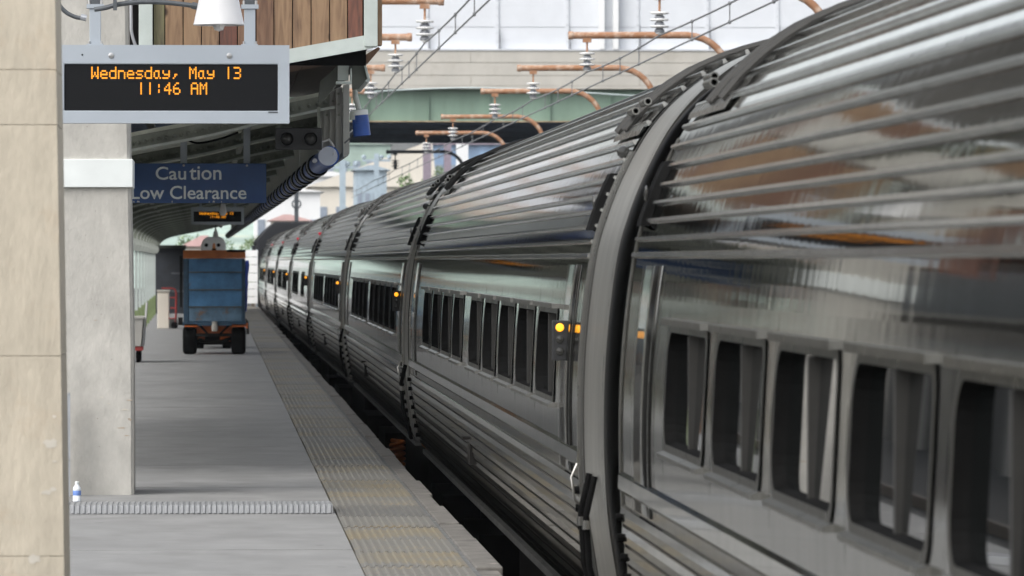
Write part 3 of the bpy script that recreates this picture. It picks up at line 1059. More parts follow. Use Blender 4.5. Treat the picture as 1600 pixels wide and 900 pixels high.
def display(D, ref, label, dx=0.0, dz=0.0, detail=True):
    k = ref / F      # metres per photograph pixel where the nearest display hangs
    def X(x): return (x - 338) * k + dx
    def Z(y_): return EYE + (407 - y_) * k + dz
    o = thing('departure_display', label, 'display', (X(268), D + .07, Z(193)))
    b = MB()
    xo0, xo1, zo0, zo1 = X(84), X(452), Z(193), Z(71)
    xi0, xi1, zi0, zi1 = X(101.5), X(434), Z(173.5), Z(101)
    b.box(xo0, xo1, D, D + .16, zi1, zo1).box(xo0, xo1, D, D + .16, zo0, zi0).box(xo0, xi0, D, D + .16, zi0, zi1).box(xi1, xo1, D, D + .16, zi0, zi1)
    b = MB().loft([[(xo0, D + d, zo0), (xo1, D + d, zo0), (xo1, D + d, zo1), (xo0, D + d, zo1)] for d in (.16, .0)], True, True, False)
    b.add([(xo0, D, zo0), (xo1, D, zo0), (xo1, D, zo1), (xo0, D, zo1), (xi0, D, zi0), (xi1, D, zi0), (xi1, D, zi1), (xi0, D, zi1),
           (xi0, D + .02, zi0), (xi1, D + .02, zi0), (xi1, D + .02, zi1), (xi0, D + .02, zi1)],
          [(0, 1, 5, 4), (1, 2, 6, 5), (2, 3, 7, 6), (3, 0, 4, 7), (4, 5, 9, 8), (5, 6, 10, 9), (6, 7, 11, 10), (7, 4, 8, 11)])
    b.build('housing', 'display_frame', o, bevel=.006 if detail else 0)
    sc_ = MB().box(xi0 + .001, xi1 - .001, D + .012, D + .019, zi0 + .001, zi1 - .001).build('screen', 'display_black', o)
    led_text('Wednesday, May 13', X(143.3), Z(104.8), D + .0105, 2.31 * k, 2.72 * k, sc_)
    led_text('11:46 AM', X(215.2), Z(129.2), D + .0105, 2.31 * k, 2.72 * k, sc_)
    for x_ in (150, 391):
        hb = MB().box(X(x_ - 9.5), X(x_ + 8), D + .05, D + .12, zo1 - .0, Z(14)).build('hanger_post', 'display_frame', o, bevel=.003)
        MB().box(X(x_ - 14), X(x_ + 13), D + .04, D + .13, Z(14) + .002, Z(7)).build('hanger_plate', 'display_frame', hb)
        MB().box(X(x_ - 14), X(x_ + 12), D + .03, D + .14, Z(71) - .002, Z(69)).build('foot_plate', 'display_frame', hb)
        if detail:
            for q in (-10, 9):
                MB().lathe([(.009, 0), (.009, .03)], (X(x_ + q), D + .05, Z(8)), 8).build('bolt', 'steel_bolt', hb)
                MB().lathe([(.007, 0), (.007, .018)], (X(x_ + q), D + .045, Z(69)), 8).build('bolt', 'steel_bolt', hb)
            MB().box(X(x_ - 10), X(x_ + 9), D + .05, D + .12, Z(7) + .001, Z(-25)).build('beam_clamp', 'conduit', hb)
    if detail:
        for x_ in (174.5, 358.5):
            MB().lathe([(.0185, .0), (.0185, -.004), (.012, -.006), (.0, -.006)], (X(x_), D - .0, Z(87.5)), 16, 'y').build('lock', 'steel_bolt', o, smooth=True)
        MB().lathe([(.006, .0), (.006, -.002)], (X(129.5), D, Z(86.5)), 10, 'y').build('screw_hole', 'rubber', o)
        MB().box(X(419), X(434), D - .002, D + .001, Z(177), Z(174.4)).build('maker_plate', 'conduit', o)
    return o


display(36.9, 36.9, 'nearest amber text display in a pale blue grey housing, hung over the platform')
display(72.0, 16.15, 'small distant amber text display under the canopy, behind a white lamp', dx=.143, dz=.064, detail=False)

# ================================================================== CAUTION SIGN
SD = 46.0
so = thing('caution_sign', 'blue sign with pale letters warning of low clearance', 'sign', (px(310, 318, SD)[0], SD, px(310, 318, SD)[2]))
a, b_ = px(204, 317.5, SD), px(416, 255.5, SD)
MB().box(a[0], b_[0], SD, SD + .03, a[2], b_[2]).build('board', 'sign_blue', so, bevel=.003)


def text_mesh(s):
    cu = bpy.data.curves.new('t', 'FONT')
    cu.body = s
    cu.offset = 0.012
    cu.resolution_u = 4
    ob = bpy.data.objects.new('t', cu)
    COL.objects.link(ob)
    dg = bpy.context.evaluated_depsgraph_get()
    me = bpy.data.meshes.new_from_object(ob.evaluated_get(dg))
    bpy.data.objects.remove(ob)
    co = [tuple(v.co) for v in me.vertices]
    fs = [tuple(p.vertices) for p in me.polygons]
    bpy.data.meshes.remove(me)
    return co, fs


def put_text(s, x0, x1, yb, yt, D, off, parent, name, material):
    """fit a string between photograph columns x0..x1 with capital height yb..yt"""
    co, fs = text_mesh(s)
    xs = [c[0] for c in co]
    ys = [c[1] for c in co]
    u0, u1 = min(xs), max(xs)
    h = max(ys)
    A, B = px(x0, yb, D), px(x1, yt, D)
    vs = [(A[0] + (c[0] - u0) / (u1 - u0) * (B[0] - A[0]), D - off, A[2] + c[1] / h * (B[2] - A[2])) for c in co]
    vs2 = [(v[0], v[1] + .004, v[2]) for v in vs]
    return MB().add(vs, fs).build(name, material, parent)


put_text('Cau', 243.5, 291, 280.6, 260.6, SD, .002, so, 'lettering', 'sign_letter')
put_text('tion', 296, 346, 280.6, 260.0, SD, .002, so, 'lettering', 'sign_letter')
put_text('Low Clearance', 206, 385, 310.8, 290.4, SD, .002, so, 'lettering', 'sign_letter')
for x0, x1 in ((282, 292.5), (380.5, 391)):
    p0, p1 = px(x0, 256, SD), px(x1, 150, SD)
    MB().box(p0[0], p1[0], SD + .034, SD + .075, p0[2] - .06, p1[2] + .02).build('hanger_bar', 'display_frame', so)
    MB().lathe([(.010, 0), (.008, -.008), (0, -.009)], ((p0[0] + p1[0]) / 2, SD, p0[2] - .014), 10, 'y').build('bolt', 'steel_bolt', so)
for xx, ww in ((208, 3), (214, 5), (268, 2.4), (326, 2), (332, 4), (345, 2)):
    p = px(xx, 316.4, SD)
    q = px(xx + ww, 314.6 - random.random(), SD)
    MB().add([(p[0], SD - .0015, p[2]), (q[0], SD - .0015, p[2]), (q[0] - .004, SD - .0015, q[2]), (p[0] + .006, SD - .0015, q[2] + .002)], [(0, 1, 2, 3)]).build('paint_chip', 'sign_chip', so)

# ================================================================== CANOPY
HX = -0.0035


def cxs(D):
    return HX * (D - 44.0)


CAN0, CAN1 = 44.0, 190.0
can = thing('platform_canopy', 'long green steel canopy with curved ribs and mint columns over the platform', 'canopy', (-1.33, 44.0, 0))
RIB = [(-1.36, .20), (-1.36, .40), (-1.325, .555), (-1.20, .675), (-.98, .765), (-.60, .85), (-.05, .955), (.40, 1.065), (.98, 1.19)]
RC = smooth_curve(RIB, 5)
RL = [(-2.84 - x, z) for x, z in RC]          # mirrored arm on the far side of the columns


def rib_mesh(pts, h0, h1, wd):
    b = MB()
    def off(i, d):
        a = pts[max(0, i - 1)]
        c = pts[min(len(pts) - 1, i + 1)]
        tx, tz = c[0] - a[0], c[1] - a[1]
        L_ = math.hypot(tx, tz)
        return (pts[i][0] - tz / L_ * d, pts[i][1] + tx / L_ * d)
    rings = []
    for i in range(len(pts)):
        p = off(i, h0)
        q = off(i, h1)
        rings.append([(p[0], -wd, p[1] + EYE), (p[0], wd, p[1] + EYE), (q[0], wd, q[1] + EYE), (q[0], -wd, q[1] + EYE)])
    return b.loft(rings)


RM = rib_mesh(RC, .021, .115, .008).mesh('rib', 'canopy_beam')
RF = rib_mesh(RC, 0, .020, .07).mesh('rib_flange_lit', 'mint_old')  # lighter than the web: its lit edges are put into the colour
rv = MB()
for i in range(16, len(RC) - 1, 1):
    x_, z_ = RC[i]
    for f_ in (0, .5):
        xx = x_ + (RC[i + 1][0] - x_) * f_
        zz = z_ + (RC[i + 1][1] - z_) * f_
        rv.lathe([(.017, 0), (.013, -.010), (.005, -.014)], (xx, -.0085, zz + EYE + .06), 8, 'y')
RV = rv.mesh('rivet_row', 'canopy_beam')
COLM = MB().box(-1.405, -1.345, -.05, .05, .585, 1.80).mesh('column', 'mint')
COLB = MB().box(-1.41, -1.34, -.055, .055, 0.0, .583).mesh('column_foot', 'olive')
cap = MB().loft([[(-1.46, -.1, 1.802), (-1.30, -.1, 1.802), (-1.30, .1, 1.802), (-1.46, .1, 1.802)], [(-1.52, -.12, 1.9), (-1.24, -.12, 1.9), (-1.24, .12, 1.9), (-1.52, .12, 1.9)],
                 [(-1.50, -.12, 2.02), (-1.27, -.12, 2.02), (-1.27, .12, 2.02), (-1.50, .12, 2.02)]])
CAPM = cap.mesh('capital', 'mint_old')
ox, oy = 1.33, 0
D = CAN0
bays = []
while D < CAN1 + .1:
    bays.append(D)
    D += 7.2
for D in bays:
    dx = cxs(D)
    loc = (1.33 + dx, D - 44.0, 0)
    r = place('rib', RM, can, loc)
    place('rivet_row', RV, r)['kind'] = 'stuff'
    place('rib_flange_lit', RF, r)
    cl = place('column', COLM, can, loc)
    place('column_foot', COLB, cl)
    place('capital', CAPM, cl)
# purlins along the length and roof skin per bay
SK = [(x, z + .118) for x, z in RC[12:]]
SKL = [(-2.84 - x, z) for x, z in reversed(SK)]
allsk = [(-1.46, SK[0][1] - .02)] + SK
skin = MB()
rings = []
for yy in (0, 7.2 - .01):
    rings.append([(x, yy, z + EYE) for x, z in allsk] + [(x, yy, z + EYE + .03) for x, z in reversed(allsk)])
skin.loft(rings)
SKM = skin.mesh('roof_panel', 'canopy_green')
for D in bays[:-1]:
    place('roof_panel', SKM, can, (1.33 + cxs(D), D - 44.0, 0), (0, 0, -math.atan(HX)))
for xx, zz in ((-.85, .79), (.25, 1.03)):
    z0 = zz + EYE + .055
    MB().loft([[(xx + cxs(y_), y_, z0), (xx + .05 + cxs(y_), y_, z0 + .01), (xx + .05 + cxs(y_), y_, z0 + .07), (xx + cxs(y_), y_, z0 + .06)] for y_ in (44.2, 188)]).build('purlin', 'canopy_beam', can)
# fascia panels along the track edge
FP = 1.86
fm = MB()
fm.loft([[(.985, 0, EYE + .80), (1.012, 0, EYE + .80), (1.012, 0, EYE + 1.30), (.985, 0, EYE + 1.30)],
         [(.985, FP * .45, EYE + .80), (1.012, FP * .45, EYE + .80), (1.012, FP * .45, EYE + 1.30), (.985, FP * .45, EYE + 1.30)],
         [(.985, FP * .5, EYE + .80), (.996, FP * .5, EYE + .80), (.996, FP * .5, EYE + 1.30), (.985, FP * .5, EYE + 1.30)],
         [(.985, FP * .53, EYE + .80), (1.012, FP * .53, EYE + .80), (1.012, FP * .53, EYE + 1.30), (.985, FP * .53, EYE + 1.30)],
         [(.985, FP - .08, EYE + .80), (1.012, FP - .08, EYE + .80), (1.012, FP - .08, EYE + 1.30), (.985, FP - .08, EYE + 1.30)]])
FM = fm.mesh('fascia_panel', 'fascia')
D = 44.2
while D < CAN1 - FP:
    o = place('fascia_panel', FM, can, (1.33 + cxs(D) + random.uniform(-.004, .004), D - 44.0, random.uniform(-.004, .004)), (0, 0, -math.atan(HX)))
    D += FP
MB().box(.93, .984, 44.3, 189.5, EYE + 1.20, EYE + 1.31).build('edge_channel', 'canopy_beam', can)
# wide end plate of the fascia (rounded lower corner) facing the camera
pts = [(.78, .86), (.93, .80), (.98, .80), (1.02, .83), (1.03, .90), (1.03, 1.34), (.78, 1.34)]
cur = -0.0
for k, xo in enumerate((0, -.055, -.10, -.145, -.19)):
    xr = 1.025 + xo
    xl = xr - .05
    zb = .80 + .012 * k
    o = MB().prism_y([(xl, zb + .0), (xr - .015, zb), (xr, zb + .025), (xr, 1.36 - .02 * k), (xl, 1.35 - .02 * k)], 43.84 + .07 * k, 43.90 + .07 * k).build('end_panel', 'fascia', can, bevel=.004)
    for q in (1.27, 1.20):
        MB().lathe([(.010, 0), (.010, -.010)], (xr - .03, 43.84 + .07 * k, EYE * 0 + q + EYE if False else q), 8, 'y')
    o.location.z += EYE
    for q in (1.285, 1.205, 1.125):
        if (k + int(q * 100)) % 2:
            MB().lathe([(.011, 0), (.009, -.012), (0, -.013)], (xr - .026, 43.84 + .07 * k, q), 8, 'y').build('bolt', 'canopy_beam', o)

# boarded gable end
gab = thing('boarded_gable', 'canopy end wall of brown vertical planks in a pale green steel frame', 'gable', (0.3, 41.6, 3.0))
GD = 41.6
names = ['wood_olive', 'wood_tan', 'wood_tan', 'wood_tan', 'wood_red', 'wood_brown', 'wood_brown', 'wood_tan', 'wood_tan', 'wood_tan', 'wood_tan', 'wood_red']
xb = [240, 258, 286.5, 315, 343, 371, 400, 428, 457, 486, 515, 543, 567]
def gable_z(xw):
    a = px(452, 88, GD)
    c = px(568, 67, GD)
    return a[2] + (xw - a[0]) / (c[0] - a[0]) * (c[2] - a[2])
for k in range(12):
    x0, x1 = px(xb[k], 0, GD)[0] + .0035, px(xb[k + 1], 0, GD)[0] - .0035
    d = random.uniform(0, .008)
    o = MB().loft([[(x0, GD + d, gable_z(x0)), (x1, GD + d, gable_z(x1)), (x1, GD + .03 + d, gable_z(x1)), (x0, GD + .03 + d, gable_z(x0))],
                   [(x0, GD + d, 4.9), (x1, GD + d, 4.9), (x1, GD + .03 + d, 4.9), (x0, GD + .03 + d, 4.9)]]).build('plank', names[k], gab, bevel=.003)
MB().box(px(200, 0, GD)[0] - 1.4, px(572, 0, GD)[0], GD + .045, GD + .06, gable_z(-.5) + .12, 4.85).build('backing', 'rubber', gab)
x0, x1 = px(212, 0, GD)[0], px(590, 0, GD)[0]
hw = .052
MB().loft([[(x_, GD - .03, gable_z(x_) - hw), (x_, GD - .03, gable_z(x_) + hw), (x_, GD - .001, gable_z(x_) + hw), (x_, GD + .3, gable_z(x_) + hw - .02), (x_, GD + .3, gable_z(x_) - hw + .02), (x_, GD - .0, gable_z(x_) - hw)] for x_ in (x0 - .6, x1 - .035)]).build('bottom_beam', 'mint', gab)
xp0, xp1 = px(568.5, 0, GD)[0], px(589.5, 0, GD)[0]
MB().box(xp0, xp1, GD - .05, GD + .2, px(0, 73, GD)[2], 4.95).build('corner_post', 'mint', gab, bevel=.004)
MB().box(xp1 + .002, xp1 + .035, GD + .02, GD + .3, px(0, 70, GD)[2], 4.9).build('edge_board', 'wood_tan', gab)
xp0, xp1 = px(217.5, 0, GD)[0], px(239, 0, GD)[0]
MB().box(xp0, xp1, GD - .04, GD + .1, gable_z(xp0) + hw + .001, 4.9).build('inner_post', 'mint', gab, bevel=.004)
MB().box(xp0 - .11, xp0 - .004, GD + .05, GD + .12, 2.9, 4.5).build('dark_gap', 'rubber', gab)  # near-black sheet standing in for the dark gap beside the post
for k in range(9):
    x1 = px(217.5, 0, GD)[0] - .16 - k * .14
    MB().box(x1 - .133, x1, GD, GD + .03, gable_z(x1) - .05, 4.9).build('plank', names[(k * 5) % 12], gab)  # hidden planks, added so the train mirrors more dark wood
xe = px(586, 0, GD)[0]
for k in range(7):
    MB().box(xe - .05, xe - .002, GD + .32 + k * 2.0, GD + 2.31 + k * 2.0, 3.22, 8.0).build('added_side', 'added_box_dark', gab)  # unseen box behind the gable, added to darken the train's reflections
for k in range(11):
    MB().box(-2.9 + k * .36, -2.55 + k * .36, GD + .32, GD + 14.3, 3.20, 3.23).build('underside_board', 'wood_dark', gab)
MB().box(-2.95, xe - .06, GD + .08, GD + 14.3, 7.9, 8.05).build('added_top', 'added_box_dark', gab)
for k in range(8):
    MB().box(-2.9 + k * .5, -2.41 + k * .5, GD + .01, GD + .04, 4.96, 8.0).build('added_front', 'added_box_dark', gab)  # out of view, front of the added box above the planks
# soffit boards between gable and first rib
for k in range(7):
    xa = -.55 + k * .20
    MB().loft([[(xa, y_, gable_z(xa) - .05), (xa + .194, y_, gable_z(xa + .194) - .05), (xa + .194, y_, gable_z(xa + .194) - .025), (xa, y_, gable_z(xa) - .025)] for y_ in (41.95, 43.8)]).build('soffit_board', 'wood_brown', gab)
# corner ironwork under the eave
def plate(poly, D, th, name, m, parent):
    w_ = [px(x_, y_, D) for x_, y_ in poly]
    return MB().prism_y([(p[0], p[2]) for p in w_], D, D + th).build(name, m, parent, bevel=.003)
plate([(527.5, 86), (544.5, 83), (544.5, 126), (527.5, 126)], 41.9, .05, 'strut', 'mint', gab)
plate([(525, 127), (547, 127), (547, 107), (549.5, 107), (549.5, 131), (525, 131)], 41.85, .16, 'angle_seat', 'mint', gab)
plate([(548, 106), (565, 82), (567, 81), (575, 121), (560, 139), (550, 141)], 42.1, .02, 'flashing', 'dark_green', gab)
plate([(563, 80), (567, 80), (577, 122), (573.5, 123)], 42.05, .05, 'flashing_edge', 'mint', gab)
plate([(500, 127), (530, 100), (530, 128), (505, 158), (496, 160)], 42.3, .02, 'gusset', 'dark_green', gab)
plate([(570, 86), (591, 73), (594, 76), (573, 101)], 42.2, .10, 'eave_board', 'wood_brown', gab)
tb = px(574, 124, 42.2)
MB().tube([tb, (tb[0] - .05, tb[1] + .4, tb[2] - .06)], .022, 12).build('drain_pipe', 'mint', gab, smooth=True)

# blue capped lamp hanging at the eave
LD = 43.0
k_ = LD / F
p = px(565.5, 213, LD)
bl = thing('blue_lantern', 'blue drum with a white cap hanging from the eave', 'lantern', (p[0], LD, p[2]))
rot = []
b = MB().lathe([(.058, 0), (.066, .004), (.064, .10), (.067, .102), (.067, .106), (.064, .108), (.061, .16)], p, 24)
def tilt(mb, c, ang):
    s, co = math.sin(ang), math.cos(ang)
    mb.v = [(c[0] + (x - c[0]) * co + (z - c[2]) * s, y_, c[2] - (x - c[0]) * s + (z - c[2]) * co) for x, y_, z in mb.v]
    return mb
tilt(b, p, -.10).build('drum', 'blue', bl, smooth=True)
tilt(MB().lathe([(.061, .1605), (.063, .165), (.063, .196), (.05, .2)], p, 24), p, -.10).build('cap', 'white_paint', bl, smooth=True)
q0, q1 = px(561, 172, LD), px(554, 128, LD)
MB().tube([q0, ((q0[0] + q1[0]) / 2 - .012, LD, (q0[2] + q1[2]) / 2), q1], .022, 10).build('bracket_arm', 'mint_old', bl, smooth=True)
q = px(552, 181, LD)
MB().lathe([(.0, -.03), (.028, -.03), (.028, .03), (0, .03)], (q[0], LD - .02, q[2]), 14).build('sensor', 'mint_old', bl, smooth=True)
q0, q1 = px(552, 211, LD), px(538, 224, LD)
MB().tube([q0, q1], .007, 6).build('tie_rod', 'conduit', bl)

# banded blue duct under the canopy edge
du = thing('banded_duct', 'long dark blue banded duct under the canopy edge with a pale end disc', 'duct', (.85, 44.0, 2.4))
def dp(D, dz=0.0):
    return (.87 + cxs(D), D, EYE + .805 + dz)
MB().tube([dp(44.9), dp(100), dp(186)], .076, 18).build('duct', 'duct_blue', du, smooth=True)
MB().tube([dp(43.9), dp(47.5)], .0785, 20).build('end_sleeve', 'duct_blue', du, smooth=True)
D = 47.9
while D < 184:
    ln = random.uniform(1.0, 1.3)
    b = MB().lathe([(.079, 0), (.092, .06), (.094, ln / 2), (.092, ln - .06), (.079, ln)], dp(D), 18, 'y')
    o = b.build('band', 'rubber', du, smooth=True)
    MB().lathe([(.095, 0), (.0985, .02), (.0985, .09), (.095, .11)], dp(D + .12), 18, 'y').build('clamp_ring', 'conduit_light', o, smooth=True)
    D += 2.7
p = px(512, 244, 43.8)
MB().lathe([(.0, -.012), (.072, -.012), (.0745, -.006), (.0745, .02)], (p[0], 43.8, p[2]), 32, 'y').build('end_disc', 'grey_disc', du, smooth=True)
MB().lathe([(.0, -.02), (.007, -.018), (.007, 0)], (p[0] + .045, 43.79, p[2] + .02), 8, 'y').build('screw', 'steel_bolt', du)
pc = dp(44.2)
MB().tube([(pc[0] - .06, 44.0, pc[2] + .05), (pc[0] - .05, 43.98, pc[2] + .11), (pc[0] - .0, 43.95, pc[2] + .13), (pc[0] + .04, 43.9, pc[2] + .07)], .009, 8).build('strap', 'porcelain', du, smooth=True)
MB().lathe([(0, -.014), (.018, -.012), (.02, 0)], (p[0] - .10, 43.86, p[2] - .035), 12, 'y').build('boss', 'conduit_light', du, smooth=True)

# black two-lamp signal
SG = 43.2
a, b2 = px(430, 234, SG), px(503, 200, SG)
sg = thing('signal_box', 'black signal box with two unlit round lamps under the canopy', 'signal', ((a[0] + b2[0]) / 2, SG, a[2]))
MB().box(a[0], b2[0], SG, SG + .12, a[2], b2[2]).build('box', 'black_plastic', sg, bevel=.006)
for xx in (448, 485):
    c = px(xx, 217.5, SG)
    h = MB().lathe([(.052, 0), (.056, -.05), (.052, -.05), (.046, -.004)], (c[0], SG, c[2]), 24, 'y', False).build('visor', 'black_plastic', sg, smooth=True)
    MB().lathe([(.046, -.002), (.03, -.012), (0, -.016)], (c[0], SG, c[2]), 24, 'y').build('lens', 'lens_dark', h, smooth=True)
for xx in (436, 498):
    c = px(xx, 198, SG)
    MB().box(c[0] - .012, c[0] + .012, SG + .04, SG + .07, b2[2] + .001, b2[2] + .16).build('hanger', 'canopy_beam', sg)

# ================================================================== BELL LAMPS AND CONDUIT
def bell_lamp(loc, r, h, label, stem):
    o = thing('bell_lamp', label, 'lamp', loc, 'white bell lamps over the platform')
    x, y_, z = loc
    MB().lathe([(r * .40, h * 1.6), (r * .60, h * 1.55), (r * .66, h * 1.35), (r * .975, .012), (r, .004), (r * .985, 0), (r * .95, .004), (r * .62, h * 1.3)], (x, y_, z), 32, caps=False).build('shade', 'lamp_white', o, smooth=True)
    MB().lathe([(0, -.035), (.025, -.028), (.036, 0), (.03, .04), (.02, .09)], (x, y_, z), 16).build('bulb', 'bulb', o, smooth=True)
    MB().lathe([(r * .35, h * 1.601), (r * .35, h * 1.9), (r * .25, h * 2.0)], (x, y_, z), 20).build('socket', 'lamp_white', o, smooth=True)
    MB().tube([(x, y_, z + h * 2.0), (x, y_, z + h * 2.0 + stem)], .012, 8).build('stem', 'conduit', o)
    return o
LMP = 33.0
p = px(342, 40, LMP)
bell_lamp(p, 40 * LMP / F * 1.0, .17, 'large white bell lamp above the nearest amber display', .5)
p = px(348.5, 333, 66)
bell_lamp(p, .043, .07, 'small white bell lamp in front of the distant amber display', .3)
p = px(345, 353, 100)
bell_lamp(p, .055, .04, 'tiny white bell lamp just below the distant amber display', .3)
p = px(337, 371, 125)
bell_lamp(p, .07, .09, 'farthest white bell lamp over the top of the blue cart', .25)

cb = thing('conduit_run', 'dark cable conduit looping along the top beside the column and bell lamp', 'conduit', (-.7, 36, 3.3))
MB().tube(smooth_curve([px(88, -20, 36), px(92, 5, 36), px(104, 20, 36), px(120, 28, 36), px(134, 29.5, 36)], 5), .014, 10).build('loop', 'conduit', cb, smooth=True)
MB().tube(smooth_curve([px(148, 16, 36), px(166, 13, 36), px(185, 8, 36), px(220, 4, 36), px(262, 5, 36), px(306, 10, 36)], 5), .016, 10).build('run', 'conduit', cb, smooth=True)
MB().tube([px(127, 27.5, 36), px(136, 29.5, 36)], .021, 10).build('coupling', 'conduit_light', cb, smooth=True)
q = px(180.5, 6, 35.97)
MB().box(q[0] - .012, q[0] + .012, 35.95, 35.98, q[2] - .045, q[2] + .06).build('pipe_strap', 'conduit', cb)
MB().tube([px(300, 9, 36), px(309, 11, 36)], .023, 10).build('coupling', 'conduit', cb, smooth=True)
MB().tube(smooth_curve([px(205, -15, 41.3), px(205.5, 35, 41.3), px(206, 50, 41.3), px(210, 66, 41.3), px(216, 80, 41.3)], 4), .012, 10).build('drop', 'conduit_light', cb, smooth=True)
MB().tube(smooth_curve([px(262, 198, 47.5), px(275, 208, 47.5), px(300, 222, 47.5), px(318, 223, 47.5), px(345, 217, 47.5), px(372, 207, 47.5)], 4), .009, 8).build('slack_cable', 'rubber', cb, smooth=True)
fx = thing('fluorescent_tube', 'pale strip light fixed diagonally under the canopy behind the blue sign', 'strip light', px(250, 230, 52))
P0, P1 = Vector(px(232, 190, 47.4)), Vector(px(264, 256, 62))
d = (P1 - P0)
MB().loft([[P0 + Vector((a_, 0, b_)) for a_, b_ in ((-.03, 0), (.03, 0), (.03, .03), (-.03, .03))], [P1 + Vector((a_, 0, b_)) for a_, b_ in ((-.03, 0), (.03, 0), (.03, .03), (-.03, .03))]]).build('housing', 'bin_grey', fx)
for p_ in (P0, P1):
    MB().box(p_.x - .034, p_.x + .034, p_.y - .04, p_.y + .04, p_.z - .004, p_.z + .036).build('end_cap', 'white_paint', fx)

# ================================================================== CARTS
CD = 97.0
ct = thing('baggage_cart', 'tall blue baggage cart with orange rim and black tyres on the platform', 'cart', (-.04, CD, 0))
def cX(x): return (x - 338) * CD / F
def cZ(y_): return EYE + (407 - y_) * CD / F
xl, xr = cX(287.5), cX(382.5)
cl_ = 2.3
zb, zt = cZ(503), cZ(404)
MB().box(xl + .01, xr - .01, CD + .03, CD + cl_, zb, zt).build('bin', 'cart_blue', ct)
ys = [404, 425.5, 453, 479.5, 503]
for k in range(4):
    pn = MB().box(xl + .085, xr - .055, CD + .012, CD + .029, cZ(ys[k + 1]) + .012, cZ(ys[k]) - .006).build('end_panel', 'cart_blue' if k < 3 else 'cart_blue_low', ct, bevel=.004)
    if k:
        MB().box(xl + .08, xr - .05, CD - .012, CD + .028, cZ(ys[k]) - .005, cZ(ys[k]) + .011).build('cross_rail', 'cart_rail', ct)
for xa, xb2 in ((xl - .006, xl + .078), (xr - .048, xr + .006)):
    MB().box(xa, xb2, CD, CD + .08, zb - .06, zt - .002).build('corner_post', 'cart_edge', ct, bevel=.005)
MB().box(xl - .02, xr + .02, CD - .02, CD + cl_ + .02, zb - .065, zb - .002).build('sill_beam', 'cart_edge', ct)
MB().box(xl - .012, xr + .012, CD - .015, CD + cl_ + .02, cZ(404) + .002, cZ(391)).build('top_rim', 'orange_rust', ct, bevel=.006)
MB().box(cX(354), xr + .013, CD - .018, CD + .5, cZ(394), cZ(390.2)).build('rubber_edge', 'rubber', ct)
bc = MB().lathe([(.028, 0), (.026, .07), (.018, .115), (0, .12)], (cX(334.5), CD + .3, cZ(391) + .001), 16).build('beacon', 'amber', ct, smooth=True)
MB().lathe([(.036, 0), (.036, .03)], (cX(334.5), CD + .3, cZ(391) + .0005), 16).build('beacon_base', 'rubber', bc)
MB().box(xl + .04, xr - .04, CD + .25, CD + cl_ - .1, .34, .50).build('chassis', 'orange', ct)
for xa, xb2 in ((288, 309), (362, 384)):
    MB().box(cX(xa), cX(xb2), CD - .02, CD + .5, .475, .515).build('mudguard', 'orange', ct)
MB().box(cX(306), cX(362), CD + .05, CD + .14, .30, .36).build('axle_beam', 'underframe', ct)
MB().box(cX(309), cX(320), CD + .28, CD + .32, .24, .47).build('bracket', 'orange', ct)
MB().box(cX(344), cX(360), CD + .28, CD + .32, .22, .46).build('bracket', 'orange', ct)
MB().box(cX(306), cX(364), CD + .33, CD + .36, .16, .56).build('shadow_plate', 'underframe', ct)
MB().tube([(cX(312), CD + .1, .5), (cX(326), CD + .05, .33)], .018, 6).build('brace', 'underframe', ct)
MB().tube([(cX(358), CD + .1, .5), (cX(342), CD + .05, .33)], .018, 6).build('brace', 'underframe', ct)
MB().lathe([(.0, -.09), (.05, -.08), (.058, .0), (.04, .05), (.05, .08), (.0, .09)], (cX(335.5), CD - .05, cZ(508) - .02), 14).build('hitch', 'wall_pale', ct, smooth=True)
MB().tube([(cX(310), CD + .2, .25), (cX(330), CD + .15, .20), (cX(345), CD + .15, .22), (cX(362), CD + .2, .27)], .03, 8).build('axle', 'underframe', ct)
for xa, xb2 in ((285.5, 307.5), (361.5, 384)):
    for yy in (CD + .23, CD + 1.75):
        wx0, wx1 = cX(xa), cX(xb2)
        wd = wx1 - wx0
        wh = MB().lathe([(.15, 0), (.20, .006), (.226, .03), (.234, .06), (.234, wd - .06), (.226, wd - .03), (.20, wd - .006), (.15, wd)], (wx0, yy, .234), 28, 'x').build('tyre', 'rubber', ct, smooth=True)
        MB().lathe([(.148, .01), (.148, wd - .01)], (wx0, yy, .234), 16, 'x').build('rim', 'orange_rust', wh)
MB().loft([[(cX(383.5), CD + .02, cZ(497)), (cX(388), CD + .02, cZ(502)), (cX(389.5), CD + .02, cZ(522)), (cX(385), CD + .02, cZ(522))], [(cX(383.5), CD + .5, cZ(497)), (cX(388), CD + .5, cZ(502)), (cX(389.5), CD + .5, cZ(522)), (cX(385), CD + .5, cZ(522))]]).build('side_flap', 'rubber_grey', ct)
MB().box(cX(384), cX(387), CD - .0, CD + .018, cZ(513), cZ(505)).build('reflector', 'orange', ct)
# latches and hanging hardware on the left side
MB().box(cX(281), cX(285), CD + .1, CD + .2, cZ(480), cZ(400)).build('side_bar', 'underframe', ct)
MB().box(cX(278.5), cX(285.5), CD + .1, CD + .25, cZ(508), cZ(496)).build('side_latch', 'underframe', ct)

